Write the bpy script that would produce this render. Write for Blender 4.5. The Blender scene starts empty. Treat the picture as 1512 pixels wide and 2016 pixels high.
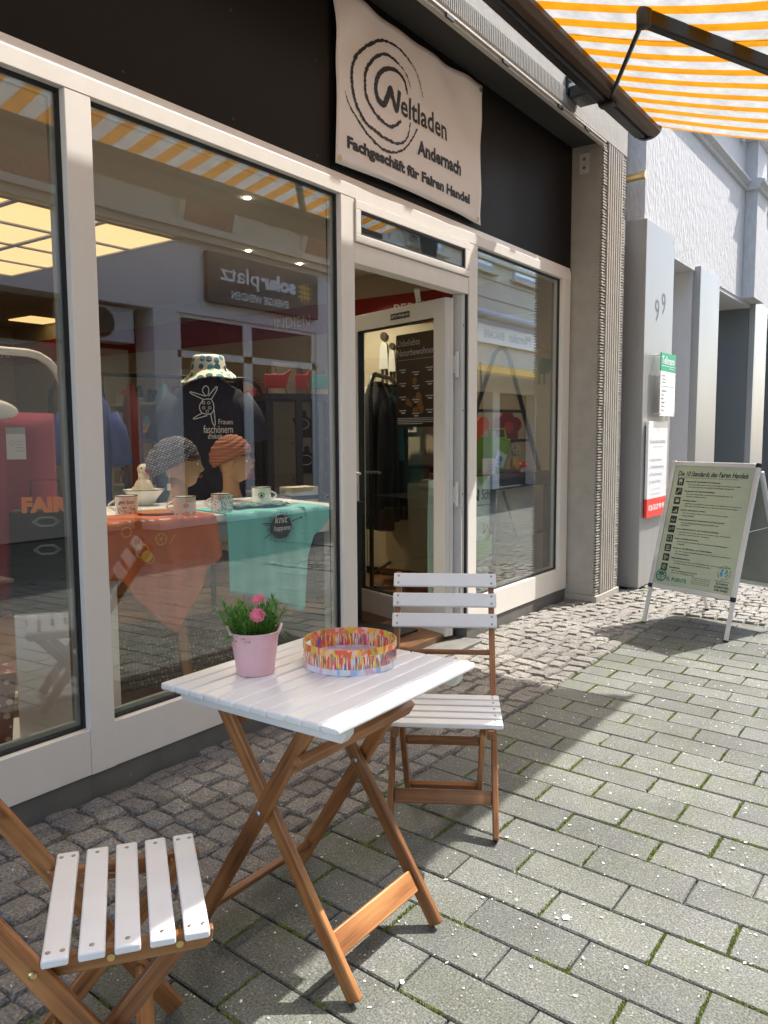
import bpy, math, random
from mathutils import Vector, Matrix
from math import sin, cos, pi, radians, sqrt, exp
random.seed(7)
SC = bpy.context.scene
COL = SC.collection
V = Vector

# ---------------------------------------------------------------- camera
cam_d = bpy.data.cameras.new('camera'); cam = bpy.data.objects.new('camera', cam_d); COL.objects.link(cam)
YAW, PIT, ROL = radians(54.2837), radians(5.5171), radians(-0.3366)
_f = V((sin(YAW)*cos(PIT), cos(YAW)*cos(PIT), -sin(PIT))); _r = V((cos(YAW), -sin(YAW), 0)); _u = _r.cross(_f)
_R = _r*cos(ROL)+_u*sin(ROL); _U = -_r*sin(ROL)+_u*cos(ROL)
CAMP = V((0, -2.4, 1.308))
cam.matrix_world = Matrix(((_R.x, _U.x, -_f.x, CAMP.x), (_R.y, _U.y, -_f.y, CAMP.y), (_R.z, _U.z, -_f.z, CAMP.z), (0, 0, 0, 1)))
cam_d.sensor_fit = 'HORIZONTAL'; cam_d.sensor_width = 36; cam_d.lens = 36*1572.83/1512
cam_d.clip_start = .05; cam_d.clip_end = 400
SC.camera = cam
# ---------------------------------------------------------------- sky, sun, exposure
SUN = V((-.70, .28, -1.0))                      # direction the sunlight travels
w = bpy.data.worlds.new('World'); SC.world = w; w.use_nodes = True
nt = w.node_tree; bg = nt.nodes['Background']; bg.inputs['Strength'].default_value = .15
sky = nt.nodes.new('ShaderNodeTexSky'); sky.sky_type = 'NISHITA'; sky.sun_disc = False
sky.sun_elevation = radians(53); sky.sun_rotation = math.atan2(.70, -.28); sky.air_density = 1.0; sky.dust_density = 2.0; sky.ozone_density = 1.0
nt.links.new(sky.outputs[0], bg.inputs[0])
sd = bpy.data.lights.new('sun', 'SUN'); sd.energy = 2.0; sd.angle = radians(.53); sd.color = (1, .97, .92)
so = bpy.data.objects.new('sun', sd); COL.objects.link(so); so.location = (8, -6, 12); so.rotation_euler = SUN.to_track_quat('-Z', 'Y').to_euler()
SC.view_settings.view_transform = 'Standard'; SC.view_settings.look = 'None'
SC.view_settings.exposure = 2.08; SC.view_settings.gamma = 1; SC.view_settings.use_curve_mapping = False
SC.render.engine = 'CYCLES'
SC.cycles.max_bounces = 10; SC.cycles.transparent_max_bounces = 16

# ---------------------------------------------------------------- materials
def newmat(name):
    m = bpy.data.materials.new(name); m.use_nodes = True
    return m, m.node_tree.nodes, m.node_tree.links, m.node_tree.nodes['Principled BSDF']
def c4(c): return (c[0], c[1], c[2], 1)
def P(name, col, rough=.5, metal=0, var=.12, scale=12, bump=0, bscale=60, rnd=0, spec=.5, detail=4, stretch=None, emit=None, coat=0):
    m, n, l, b = newmat(name)
    b.inputs['Roughness'].default_value = rough; b.inputs['Metallic'].default_value = metal
    b.inputs['Specular IOR Level'].default_value = spec; b.inputs['Coat Weight'].default_value = coat
    tc = n.new('ShaderNodeTexCoord'); mp = n.new('ShaderNodeMapping'); l.new(tc.outputs['Object'], mp.inputs['Vector'])
    if stretch: mp.inputs['Scale'].default_value = stretch
    no = n.new('ShaderNodeTexNoise'); no.inputs['Scale'].default_value = scale; no.inputs['Detail'].default_value = detail
    l.new(mp.outputs[0], no.inputs['Vector'])
    mx = n.new('ShaderNodeMix'); mx.data_type = 'RGBA'
    mx.inputs['A'].default_value = c4([x*(1-var) for x in col]); mx.inputs['B'].default_value = c4([min(1, x*(1+var)) for x in col])
    l.new(no.outputs['Fac'], mx.inputs['Factor'])
    out = mx.outputs['Result']
    if rnd:
        oi = n.new('ShaderNodeObjectInfo'); hs = n.new('ShaderNodeHueSaturation')
        mr = n.new('ShaderNodeMapRange'); mr.inputs['To Min'].default_value = 1-rnd; mr.inputs['To Max'].default_value = 1+rnd
        l.new(oi.outputs['Random'], mr.inputs['Value']); l.new(mr.outputs[0], hs.inputs['Value']); l.new(out, hs.inputs['Color']); out = hs.outputs[0]
    l.new(out, b.inputs['Base Color'])
    mr2 = n.new('ShaderNodeMapRange'); mr2.inputs['To Min'].default_value = max(0, rough-.08); mr2.inputs['To Max'].default_value = min(1, rough+.1)
    l.new(no.outputs['Fac'], mr2.inputs['Value']); l.new(mr2.outputs[0], b.inputs['Roughness'])
    if bump:
        nb = n.new('ShaderNodeTexNoise'); nb.inputs['Scale'].default_value = bscale; nb.inputs['Detail'].default_value = 5
        l.new(mp.outputs[0], nb.inputs['Vector'])
        bp = n.new('ShaderNodeBump'); bp.inputs['Strength'].default_value = 1; bp.inputs['Distance'].default_value = bump
        l.new(nb.outputs['Fac'], bp.inputs['Height']); l.new(bp.outputs[0], b.inputs['Normal'])
    if emit:
        b.inputs['Emission Color'].default_value = c4(emit[0]); b.inputs['Emission Strength'].default_value = emit[1]
    return m
def ramp(n, pts, interp='LINEAR'):
    r = n.new('ShaderNodeValToRGB'); r.color_ramp.interpolation = interp
    e = r.color_ramp.elements
    while len(e) < len(pts): e.new(.5)
    for i, (p, c) in enumerate(pts): e[i].position = p; e[i].color = c4(c)
    return r
def math_n(n, l, op, a, b=None, clamp=False):
    m = n.new('ShaderNodeMath'); m.operation = op; m.use_clamp = clamp
    for i, x in enumerate((a, b)):
        if x is None: continue
        if isinstance(x, (int, float)): m.inputs[i].default_value = x
        else: l.new(x, m.inputs[i])
    return m.outputs[0]
def glass_mat(name, r0, tint=(.93, .96, .94)):
    m = bpy.data.materials.new(name); m.use_nodes = True; n, l = m.node_tree.nodes, m.node_tree.links; n.clear()
    o = n.new('ShaderNodeOutputMaterial'); mx = n.new('ShaderNodeMixShader'); t = n.new('ShaderNodeBsdfTransparent'); g = n.new('ShaderNodeBsdfGlossy')
    t.inputs[0].default_value = c4(tint); g.inputs['Roughness'].default_value = 0; g.inputs['Color'].default_value = (.96, .97, .96, 1)
    lw = n.new('ShaderNodeLayerWeight'); lw.inputs['Blend'].default_value = .5
    p = math_n(n, l, 'POWER', lw.outputs['Facing'], 3.0)
    f = math_n(n, l, 'MULTIPLY_ADD', p, 1-r0); n_ = f.node; n_.inputs[2].default_value = r0
    l.new(f, mx.inputs[0]); l.new(t.outputs[0], mx.inputs[1]); l.new(g.outputs[0], mx.inputs[2]); l.new(mx.outputs[0], o.inputs[0])
    return m
def wood_mat(name, dark, mid, light):
    m, n, l, b = newmat(name)
    at = n.new('ShaderNodeAttribute'); at.attribute_name = 'grain'
    mp = n.new('ShaderNodeMapping'); mp.inputs['Scale'].default_value = (2.2, 46, 46); l.new(at.outputs['Vector'], mp.inputs['Vector'])
    n1 = n.new('ShaderNodeTexNoise'); n1.inputs['Scale'].default_value = 1; n1.inputs['Detail'].default_value = 6; n1.inputs['Roughness'].default_value = .65; n1.inputs['Distortion'].default_value = .6
    l.new(mp.outputs[0], n1.inputs['Vector'])
    mp2 = n.new('ShaderNodeMapping'); mp2.inputs['Scale'].default_value = (5, 9, 9); l.new(at.outputs['Vector'], mp2.inputs['Vector'])
    n2 = n.new('ShaderNodeTexNoise'); n2.inputs['Scale'].default_value = 1; l.new(mp2.outputs[0], n2.inputs['Vector'])
    f = math_n(n, l, 'MULTIPLY', n1.outputs['Fac'], .7); f2 = math_n(n, l, 'MULTIPLY', n2.outputs['Fac'], .38); fs = math_n(n, l, 'ADD', f, f2)
    r = ramp(n, [(.36, dark), (.52, mid), (.7, light)]); l.new(fs, r.inputs[0])
    oi = n.new('ShaderNodeObjectInfo'); hs = n.new('ShaderNodeHueSaturation'); mr = n.new('ShaderNodeMapRange')
    mr.inputs['To Min'].default_value = .72; mr.inputs['To Max'].default_value = 1.22
    l.new(oi.outputs['Random'], mr.inputs['Value']); l.new(mr.outputs[0], hs.inputs['Value']); l.new(r.outputs[0], hs.inputs['Color']); l.new(hs.outputs[0], b.inputs['Base Color'])
    b.inputs['Roughness'].default_value = .42; b.inputs['Coat Weight'].default_value = .12
    bp = n.new('ShaderNodeBump'); bp.inputs['Distance'].default_value = .0006; l.new(n1.outputs['Fac'], bp.inputs['Height']); l.new(bp.outputs[0], b.inputs['Normal'])
    return m
def paving_mat(name, lo, hi, speck, tint, moss=.25, fine=170, bump=.0022):
    """rough stone: coarse tone clouds, fine aggregate, a green film of algae, worn patches"""
    m, n, l, b = newmat(name)
    g = n.new('ShaderNodeNewGeometry'); oi = n.new('ShaderNodeObjectInfo')
    v1 = n.new('ShaderNodeTexNoise'); v1.inputs['Scale'].default_value = fine; v1.inputs['Detail'].default_value = 3; l.new(g.outputs['Position'], v1.inputs['Vector'])
    v2 = n.new('ShaderNodeTexNoise'); v2.inputs['Scale'].default_value = 5; v2.inputs['Detail'].default_value = 5; l.new(g.outputs['Position'], v2.inputs['Vector'])
    v3 = n.new('ShaderNodeTexVoronoi'); v3.inputs['Scale'].default_value = fine*1.3; l.new(g.outputs['Position'], v3.inputs['Vector'])
    r = ramp(n, [(.32, lo), (.68, hi)]); l.new(v1.outputs['Fac'], r.inputs[0])
    mx = n.new('ShaderNodeMix'); mx.data_type = 'RGBA'; l.new(r.outputs[0], mx.inputs['A']); mx.inputs['B'].default_value = c4(speck)
    sp = n.new('ShaderNodeMapRange'); sp.inputs['From Min'].default_value = .82; sp.inputs['From Max'].default_value = .95; sp.inputs['To Max'].default_value = .75
    l.new(v3.outputs['Color'], sp.inputs['Value']); l.new(sp.outputs[0], mx.inputs['Factor'])
    mg = n.new('ShaderNodeMix'); mg.data_type = 'RGBA'; mg.blend_type = 'MULTIPLY'; l.new(mx.outputs['Result'], mg.inputs['A']); mg.inputs['B'].default_value = c4(tint)
    mr = n.new('ShaderNodeMapRange'); mr.inputs['From Min'].default_value = .4; mr.inputs['From Max'].default_value = .62; mr.inputs['To Max'].default_value = moss*1.6
    l.new(v2.outputs['Fac'], mr.inputs['Value']); l.new(mr.outputs[0], mg.inputs['Factor'])
    hs = n.new('ShaderNodeHueSaturation'); m2 = n.new('ShaderNodeMapRange'); m2.inputs['To Min'].default_value = .84; m2.inputs['To Max'].default_value = 1.16
    l.new(oi.outputs['Random'], m2.inputs['Value']); l.new(m2.outputs[0], hs.inputs['Value']); l.new(mg.outputs['Result'], hs.inputs['Color']); v4 = n.new('ShaderNodeTexNoise'); v4.inputs['Scale'].default_value = 1.7; v4.inputs['Detail'].default_value = 6; v4.inputs['Roughness'].default_value = .68; l.new(g.outputs['Position'], v4.inputs['Vector'])
    m4 = n.new('ShaderNodeMapRange'); m4.inputs['From Min'].default_value = .3; m4.inputs['From Max'].default_value = .7; m4.inputs['To Min'].default_value = .76; m4.inputs['To Max'].default_value = 1.16; l.new(v4.outputs['Fac'], m4.inputs['Value'])
    ms = n.new('ShaderNodeMix'); ms.data_type = 'RGBA'; ms.blend_type = 'MULTIPLY'; ms.inputs['Factor'].default_value = 1; l.new(hs.outputs[0], ms.inputs['A']); l.new(m4.outputs[0], ms.inputs['B'])
    l.new(ms.outputs['Result'], b.inputs['Base Color'])
    b.inputs['Roughness'].default_value = .82; b.inputs['Specular IOR Level'].default_value = .35
    bp = n.new('ShaderNodeBump'); bp.inputs['Distance'].default_value = bump; bp.inputs['Strength'].default_value = 1
    ad = math_n(n, l, 'ADD', v1.outputs['Fac'], math_n(n, l, 'MULTIPLY', v3.outputs['Distance'], .6)); l.new(ad, bp.inputs['Height']); l.new(bp.outputs[0], b.inputs['Normal'])
    return m

# ---------------------------------------------------------------- mesh helpers
def basis(d, up=V((0, 0, 1))):
    d = d.normalized(); s = d.cross(up)
    if s.length < 1e-4: s = d.cross(V((1, 0, 0)))
    s.normalize(); return d, s, s.cross(d).normalized()
class MB:
    def __init__(s): s.v = []; s.f = []; s.mi = []; s.g = []; s.cur = 0; s.isl = []
    def add(s, vs, fs, grain=None):
        o = len(s.v); s.isl.append((len(s.v), len(s.v)+len(vs), len(s.f), len(s.f)+len(fs))); s.v += [V(x) for x in vs]; s.f += [tuple(i+o for i in f) for f in fs]; s.mi += [s.cur]*len(fs)
        s.g += [V(x) for x in (grain if grain else vs)]; return s
    def box(s, c, size, R=None, taper=1.0):
        c = V(c); h = [x/2 for x in size]; o = V((random.random()*9, random.random()*9, random.random()*9))
        loc = [V((x*h[0]*(taper if z > 0 else 1), y*h[1]*(taper if z > 0 else 1), z*h[2])) for x in (-1, 1) for y in (-1, 1) for z in (-1, 1)]
        k = max(range(3), key=lambda i: size[i]); od = (k, (k+1) % 3, (k+2) % 3)
        gr = [V((p[od[0]], p[od[1]], p[od[2]]))+o for p in loc]
        vs = [c+(R @ p if R else p) for p in loc]
        return s.add(vs, [(0, 1, 3, 2), (4, 6, 7, 5), (0, 4, 5, 1), (2, 3, 7, 6), (0, 2, 6, 4), (1, 5, 7, 3)], gr)
    def bx(s, x0, x1, y0, y1, z0, z1): return s.box(((x0+x1)/2, (y0+y1)/2, (z0+z1)/2), (x1-x0, y1-y0, z1-z0))
    def beam(s, p0, p1, wd, th, up=(0, 0, 1)):
        """bar from p0 to p1; wd = width along the side axis (d x up), th = along the other"""
        p0, p1 = V(p0), V(p1); d, sd, u = basis(p1-p0, V(up)); R = Matrix((d, sd, u)).transposed()
        return s.box((p0+p1)/2, ((p1-p0).length, wd, th), R)
    def tube(s, pts, r, n=8, caps=True, closed=False):
        pts = [V(p) for p in pts]; k = len(pts); vs = []; fs = []; gr = []; up = None; L = 0
        for i, p in enumerate(pts):
            if closed: d = pts[(i+1) % k]-pts[i-1]
            else: d = pts[min(i+1, k-1)]-pts[max(i-1, 0)]
            d.normalize()
            if up is None: _, sd, up = basis(d)
            else:
                up = (up-d*up.dot(d)).normalized(); sd = d.cross(up)
            rr = r[i] if isinstance(r, (list, tuple)) else r
            if i: L += (p-pts[i-1]).length
            for j in range(n):
                a = 2*pi*j/n; vs.append(p+(sd*cos(a)+up*sin(a))*rr); gr.append(V((L, rr*cos(a), rr*sin(a))))
        for i in range(k if closed else k-1):
            for j in range(n):
                a, b = i*n+j, i*n+(j+1) % n; c, e = ((i+1) % k)*n+(j+1) % n, ((i+1) % k)*n+j
                fs.append((a, b, c, e))
        if caps and not closed: fs += [tuple(range(n-1, -1, -1)), tuple((k-1)*n+j for j in range(n))]
        return s.add(vs, fs, gr)
    def lathe(s, prof, c=(0, 0, 0), n=24, R=None, cap=True):
        c = V(c); vs = []; fs = []
        for r, z in prof:
            for j in range(n):
                a = 2*pi*j/n; p = V((r*cos(a), r*sin(a), z)); vs.append(c+(R @ p if R else p))
        k = len(prof)
        for i in range(k-1):
            for j in range(n): fs.append((i*n+j, i*n+(j+1) % n, (i+1)*n+(j+1) % n, (i+1)*n+j))
        if cap: fs += [tuple(range(n-1, -1, -1)), tuple((k-1)*n+j for j in range(n))]
        return s.add(vs, fs)
    def grid(s, fn, nu, nv, two=0):
        vs = [V(fn(i/nu, j/nv)) for j in range(nv+1) for i in range(nu+1)]
        fs = [(j*(nu+1)+i, j*(nu+1)+i+1, (j+1)*(nu+1)+i+1, (j+1)*(nu+1)+i) for j in range(nv) for i in range(nu)]
        return s.add(vs, fs)
    def prism(s, poly, M, d):
        """polygon in plane M(u,v), extruded from depth 0 to depth d"""
        k = len(poly); vs = [M(u, v, 0) for u, v in poly]+[M(u, v, d) for u, v in poly]
        fs = [tuple(range(k-1, -1, -1)), tuple(range(k, 2*k))]+[(i, (i+1) % k, k+(i+1) % k, k+i) for i in range(k)]
        return s.add(vs, fs)
    def flat(s, poly, M, d=.001): return s.add([M(u, v, d) for u, v in poly], [tuple(range(len(poly)))])
    def stroke(s, pts, wd, M, d=.001, jag=0, seed=1):
        rr = random.Random(seed); k = len(pts); vs = []; fs = []
        for i in range(k):
            a = V(pts[max(i-1, 0)]); b = V(pts[min(i+1, k-1)]); t = (b-a); t = t.normalized() if t.length > 0 else V((1, 0)); nn = V((-t.y, t.x))
            w_ = wd[i] if isinstance(wd, (list, tuple)) else wd
            p = V(pts[i]); e1 = p+nn*(w_/2+rr.uniform(-jag, jag)); e2 = p-nn*(w_/2+rr.uniform(-jag, jag)); vs += [M(e1.x, e1.y, d), M(e2.x, e2.y, d)]
        fs = [(2*i, 2*i+1, 2*i+3, 2*i+2) for i in range(k-1)]
        return s.add(vs, fs)
    def blob(s, c, r, n=10, m=7, fn=None, R=None):
        c = V(c); vs = []; fs = []
        for i in range(m+1):
            t = pi*i/m
            for j in range(n):
                a = 2*pi*j/n; d = V((sin(t)*cos(a), sin(t)*sin(a), -cos(t))); k = fn(d) if fn else 1
                q = V((d.x*r[0], d.y*r[1], d.z*r[2]))*k; vs.append(c+(R @ q if R else q))
        for i in range(m):
            for j in range(n): fs.append((i*n+j, i*n+(j+1) % n, (i+1)*n+(j+1) % n, (i+1)*n+j))
        return s.add(vs, fs)
    def mesh(s, name):
        used = sorted({i for f in s.f for i in f})
        if len(used) < len(s.v):
            mp_ = {u: i for i, u in enumerate(used)}; s.v = [s.v[u] for u in used]; s.g = [s.g[u] for u in used]; s.f = [tuple(mp_[i] for i in f) for f in s.f]
        me = bpy.data.meshes.new(name); me.from_pydata([tuple(v) for v in s.v], [], s.f); me.validate(clean_customdata=False)
        if len(s.g) == len(me.vertices):
            a = me.attributes.new('grain', 'FLOAT_VECTOR', 'POINT'); a.data.foreach_set('vector', [x for g in s.g for x in g])
        if len(s.mi) == len(me.polygons): me.polygons.foreach_set('material_index', s.mi)
        return me
    def groups(s, gap):
        """islands that touch or nearly touch belong to one piece"""
        bb = []
        for a, b, _, _ in s.isl:
            vs = s.v[a:b]; bb.append(([min(v[i] for v in vs)-gap/2 for i in range(3)], [max(v[i] for v in vs)+gap/2 for i in range(3)]))
        q = list(range(len(bb)))
        def g(a):
            while q[a] != a: q[a] = q[q[a]]; a = q[a]
            return a
        for i in range(len(bb)):
            for j in range(i):
                if all(bb[i][0][k] <= bb[j][1][k] and bb[j][0][k] <= bb[i][1][k] for k in range(3)): q[g(i)] = g(j)
        out = {}
        for i in range(len(bb)): out.setdefault(g(i), []).append(i)
        return list(out.values())
    def part_of(s, idx):
        n = MB()
        for i in idx:
            a, b, c, d = s.isl[i]; n.add(s.v[a:b], [tuple(k-a for k in f) for f in s.f[c:d]], s.g[a:b]); n.mi[-(d-c):] = s.mi[c:d]
        return n
    def build(s, name, mat, parent=None, split=True, **k):
        if split and not k.get('kind') and 1 < len(s.isl) < 700:
            gs = s.groups(.03 if 'lettering' in name else .004)
            if len(gs) > 1: return [s.part_of(g_).build1(name, mat, parent, **k) for g_ in gs][0]
        return s.build1(name, mat, parent, **k)
    def build1(s, name, mat, parent=None, bevel=0, smooth=False, seg=2, kind=None, loc=None, label=None, fix=True, solid=0, sub=0):
        me = s.mesh(name)
        for m in (mat if isinstance(mat, (list, tuple)) else [mat]): me.materials.append(m)
        o = bpy.data.objects.new(name, me); COL.objects.link(o)
        if parent: o.parent = parent
        if loc: o.location = loc
        if fix:
            import bmesh
            bm = bmesh.new(); bm.from_mesh(me); bmesh.ops.recalc_face_normals(bm, faces=bm.faces); bm.to_mesh(me); bm.free()
        if smooth:
            me.polygons.foreach_set('use_smooth', [True]*len(me.polygons))
            if smooth != 'all': me.set_sharp_from_angle(angle=radians(40))
        if solid: md = o.modifiers.new('thick', 'SOLIDIFY'); md.thickness = solid; md.offset = 0
        if sub: md = o.modifiers.new('sub', 'SUBSURF'); md.levels = sub; md.render_levels = sub
        if bevel:
            md = o.modifiers.new('bevel', 'BEVEL'); md.width = bevel; md.segments = seg; md.limit_method = 'ANGLE'; md.angle_limit = radians(40)
            if seg > 1: me.polygons.foreach_set('use_smooth', [True]*len(me.polygons)); md.harden_normals = True
        if kind: o['kind'] = kind
        if label: o['label'] = label
        return o
def tag(o, label, cat, group=None, kind=None):
    o['label'] = label; o['category'] = cat
    if group: o['group'] = group
    if kind: o['kind'] = kind
    return o
def thing(name, label, cat, loc=(0, 0, 0), rot=0, group=None):
    o = bpy.data.objects.new(name, None); COL.objects.link(o); o.empty_display_size = .1
    o.location = loc; o.rotation_euler = (0, 0, rot); return tag(o, label, cat, group)
def kids(o): return [c for c in bpy.data.objects if c.parent == o]
def copy_tree(o, parent=None):
    c = o.copy(); COL.objects.link(c)
    if parent: c.parent = parent
    for ch in kids(o): copy_tree(ch, c)
    return c
def plane(o, eu, ev):
    o, eu, ev = V(o), V(eu).normalized(), V(ev).normalized(); n = eu.cross(ev)
    return lambda u, v, d=0: o+eu*u+ev*v+n*d
_tc = {}
def glyphs(s, bold=0, shear=0, spacing=1):
    k = (s, bold, shear, spacing)
    if k not in _tc:
        cu = bpy.data.curves.new('t', 'FONT'); cu.body = s; cu.size = 1; cu.offset = bold; cu.resolution_u = 2; cu.shear = shear; cu.space_character = spacing
        o = bpy.data.objects.new('t', cu); me = bpy.data.meshes.new_from_object(o)
        vs = [v.co.copy() for v in me.vertices]; fs = [tuple(p.vertices) for p in me.polygons]
        bpy.data.objects.remove(o); bpy.data.curves.remove(cu); bpy.data.meshes.remove(me); _tc[k] = (vs, fs)
    return _tc[k]
def text(mb, s, M, x, y, w=None, h=None, bold=0, align='L', shear=0, d=.0012, spacing=1, mirror=False):
    """lower-left at (x,y) in plane M; w = width in metres, h = height of the ink"""
    vs, fs = glyphs(s, bold, shear, spacing)
    if not vs: return
    x0 = min(v.x for v in vs); x1 = max(v.x for v in vs); y0 = min(v.y for v in vs); y1 = max(v.y for v in vs)
    if any(ch in s for ch in 'gpqjy,'): base = 0
    sx = w/(x1-x0) if w else None; sy = h/(y1-y0) if h else sx
    if sx is None: sx = sy
    ox = x-(x1-x0)*sx*{'L': 0, 'C': .5, 'R': 1}[align]
    mb.add([M(ox+(v.x-x0)*sx, y+(v.y-y0)*sy, d) for v in vs], fs)
def rotz(p, a): return V((p[0]*cos(a)-p[1]*sin(a), p[0]*sin(a)+p[1]*cos(a), p[2] if len(p) > 2 else 0))
def px(p):
    d = V(p)-CAMP; z = d.dot(_f)
    if z < .05: return None
    return (756+1572.83*d.dot(_R)/z, 1008-1572.83*d.dot(_U)/z, z)
def gz(x, y):                                   # pavement height: the cobbled strip rises to the shop front
    return 0 if y < -.75 else min(.046, (y+.75)*.075)
# ---------------------------------------------------------------- material set
M_paver = paving_mat('paver_concrete', (.080, .082, .074), (.200, .202, .180), (.36, .35, .33), (.88, .92, .72), .3)
M_cobble = paving_mat('cobble_granite', (.125, .118, .107), (.31, .29, .262), (.42, .40, .36), (.88, .82, .72), .25, fine=130, bump=.0045)
M_dirt = paving_mat('joint_dirt', (.05, .045, .036), (.19, .175, .15), (.26, .24, .2), (.6, .72, .3), .35, fine=90, bump=.004)
M_moss = P('moss', (.21, .25, .05), .9, var=.6, scale=30, bump=.002)
M_grass = P('grass', (.20, .33, .05), .7, var=.45, scale=40)
M_petal = P('petal', (.82, .78, .68), .6, var=.12, scale=40)
M_wood = wood_mat('acacia_wood', (.085, .030, .009), (.27, .105, .032), (.44, .205, .068))
M_white = P('white_lacquer', (.82, .82, .81), .36, var=.05, scale=5, bump=.0004, bscale=90, stretch=(.35, 3, 3), rnd=.03)
M_frame = P('cream_aluminium', (.81, .765, .695), .38, var=.045, scale=5, stretch=(2.5, 2.5, .5), detail=8)
M_alu = P('aluminium', (.70, .70, .69), .38, metal=.25, var=.06, scale=18)
M_steel = P('screw_steel', (.42, .40, .37), .35, metal=1)
M_brass = P('brass_bolt', (.62, .48, .22), .32, metal=1)
M_black = P('black_rubber', (.012, .012, .014), .5)
M_spacer = P('pane_spacer', (.40, .43, .41), .35, metal=.6)
M_fascia = P('fascia_brown', (.0095, .0075, .0062), .5, var=.08, scale=2, spec=.14)
M_plinth = P('plinth_slate', (.14, .135, .12), .6, var=.35, scale=9, stretch=(1, 1, .5), bump=.0008)
M_conc = P('rough_concrete', (.40, .37, .32), .9, var=.22, scale=9, bump=.003, bscale=55)
M_soffit = P('soffit_dark', (.035, .03, .026), .8, var=.2)
M_zinc = P('zinc_trim', (.52, .48, .42), .5, metal=.2, var=.15, scale=14, bump=.0006)
M_cass = P('awning_black', (.008, .0075, .0075), .42, var=.1)
M_brown = P('awning_brown', (.075, .04, .02), .45)
M_glass = glass_mat('window_glass', .088, (.97, .985, .975))
M_dglass = glass_mat('door_glass', .05)
M_wallw = P('shop_wall_white', (.72, .68, .60), .8, var=.04, scale=4)
M_wallin = P('shop_wall_cream', (.46, .40, .29), .8, var=.06, scale=3)
M_red = P('red_wall_band', (.30, .012, .010), .6, var=.06)
M_ceil = P('ceiling_tile', (.62, .58, .52), .85, var=.03)
M_floor = wood_mat('floor_boards', (.05, .022, .01), (.10, .045, .018), (.16, .075, .03))
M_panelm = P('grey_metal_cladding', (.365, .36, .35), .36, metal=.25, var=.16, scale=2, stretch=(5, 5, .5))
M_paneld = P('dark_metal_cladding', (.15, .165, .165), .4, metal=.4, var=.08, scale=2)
M_plaster = P('white_plaster', (.56, .555, .555), .9, var=.2, scale=26, bump=.012, bscale=38, stretch=(1, 1, .38))
M_plasl = P('smooth_plaster', (.56, .545, .54), .85, var=.06, scale=5, bump=.002, bscale=50)
M_cornice = P('cornice_white', (.56, .56, .57), .7, var=.12, scale=12, bump=.001)
M_gap = P('gap_plaster_grey', (.40, .39, .37), .85, var=.12, scale=10, bump=.003)
M_ink = P('black_print', (.015, .015, .017), .6)
M_inkw = P('white_print', (.85, .85, .83), .6)
M_inkg = P('grey_print', (.35, .36, .38), .6)
M_green = P('green_print', (.02, .42, .20), .5)
M_dgreen = P('dark_green_print', (.015, .16, .10), .5)
M_redp = P('red_print', (.80, .05, .035), .5)
M_acryl = P('white_acrylic', (.86, .86, .88), .2, var=.01)
M_blue = P('blue_print', (.05, .25, .55), .5)
M_pink = P('pink_enamel', (.84, .50, .53), .32, var=.05, scale=8, coat=.3)
M_leaf = P('dianthus_leaf', (.11, .28, .035), .5, var=.5, scale=60)
M_petalp = P('pink_petal', (.92, .22, .31), .55, var=.25, scale=60)
M_soil = P('potting_soil', (.02, .014, .009), .95, var=.4, bump=.004)
M_wframe = P('white_powder_coat', (.72, .72, .70), .4, var=.02)
M_dtube = P('dark_steel_tube', (.02, .022, .024), .4, metal=.3)
M_rustc = P('rust_orange_cotton', (.56, .15, .06), .85, var=.08, scale=5, bump=.0008, bscale=300)
M_teal = P('turquoise_cotton', (.17, .58, .57), .85, var=.06, scale=5, bump=.0008, bscale=300)
M_navy = P('navy_cotton', (.012, .017, .035), .85, var=.2)
M_cobalt = P('cobalt_blue_cotton', (.006, .02, .14), .85, var=.25)
M_maroon = P('maroon_cotton', (.20, .014, .045), .85, var=.4, scale=6)
M_blackc = P('black_cotton', (.006, .006, .008), .9, var=.2)
M_skin = P('mannequin_skin', (.37, .215, .12), .45, var=.06)
M_hair = P('dark_brown_hair', (.035, .015, .008), .6, var=.3, scale=60)
M_lip = P('painted_lips', (.38, .09, .08), .4)
M_enamel = P('white_enamel', (.84, .82, .77), .18, var=.03, coat=.4)
M_cream = P('cream_plush', (.62, .55, .42), .95, var=.15, scale=30, bump=.003)
M_lime = P('lime_green_felt', (.22, .42, .02), .8, var=.15)
M_paper = P('paper', (.66, .65, .60), .8, var=.04)
M_basket = P('wicker', (.30, .16, .07), .8, var=.4, scale=50, bump=.004)
M_cab = P('cream_cabinet', (.46, .40, .27), .5, var=.05)
M_mint = P('poster_mint', (.60, .76, .68), .55, var=.05, scale=3)
M_lamp = P('ceiling_lamp', (1, .8, .45), .5, emit=((1, .66, .27), .31))
M_spotl = P('spot_lamp', (1, .9, .7), .5, emit=((1, .85, .6), 12))
M_fa = P('stucco_beige', (.64, .56, .43), .85, var=.15, scale=7, bump=.003)
M_fa2 = P('ashlar_beige', (.74, .66, .50), .85, var=.12, scale=7, bump=.003)
M_lav = P('lilac_grey_plaster', (.76, .73, .71), .85, var=.08, scale=6, bump=.002)
M_brick = P('clinker_brick', (.42, .20, .12), .8, var=.2, scale=25, rnd=.2)
M_dark = P('dark_interior', (.03, .027, .025), .8)
M_dpane = P('dim_house_pane', (.05, .022, .024), .25, spec=.25)
M_bsheet = P('board_back_grey', (.27, .285, .255), .5)
M_signb = P('sign_brown', (.075, .06, .05), .5)
M_gold = P('sign_gold', (.85, .50, .06), .5)
M_yell = P('yellow_cloth', (.75, .45, .08), .8)
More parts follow.
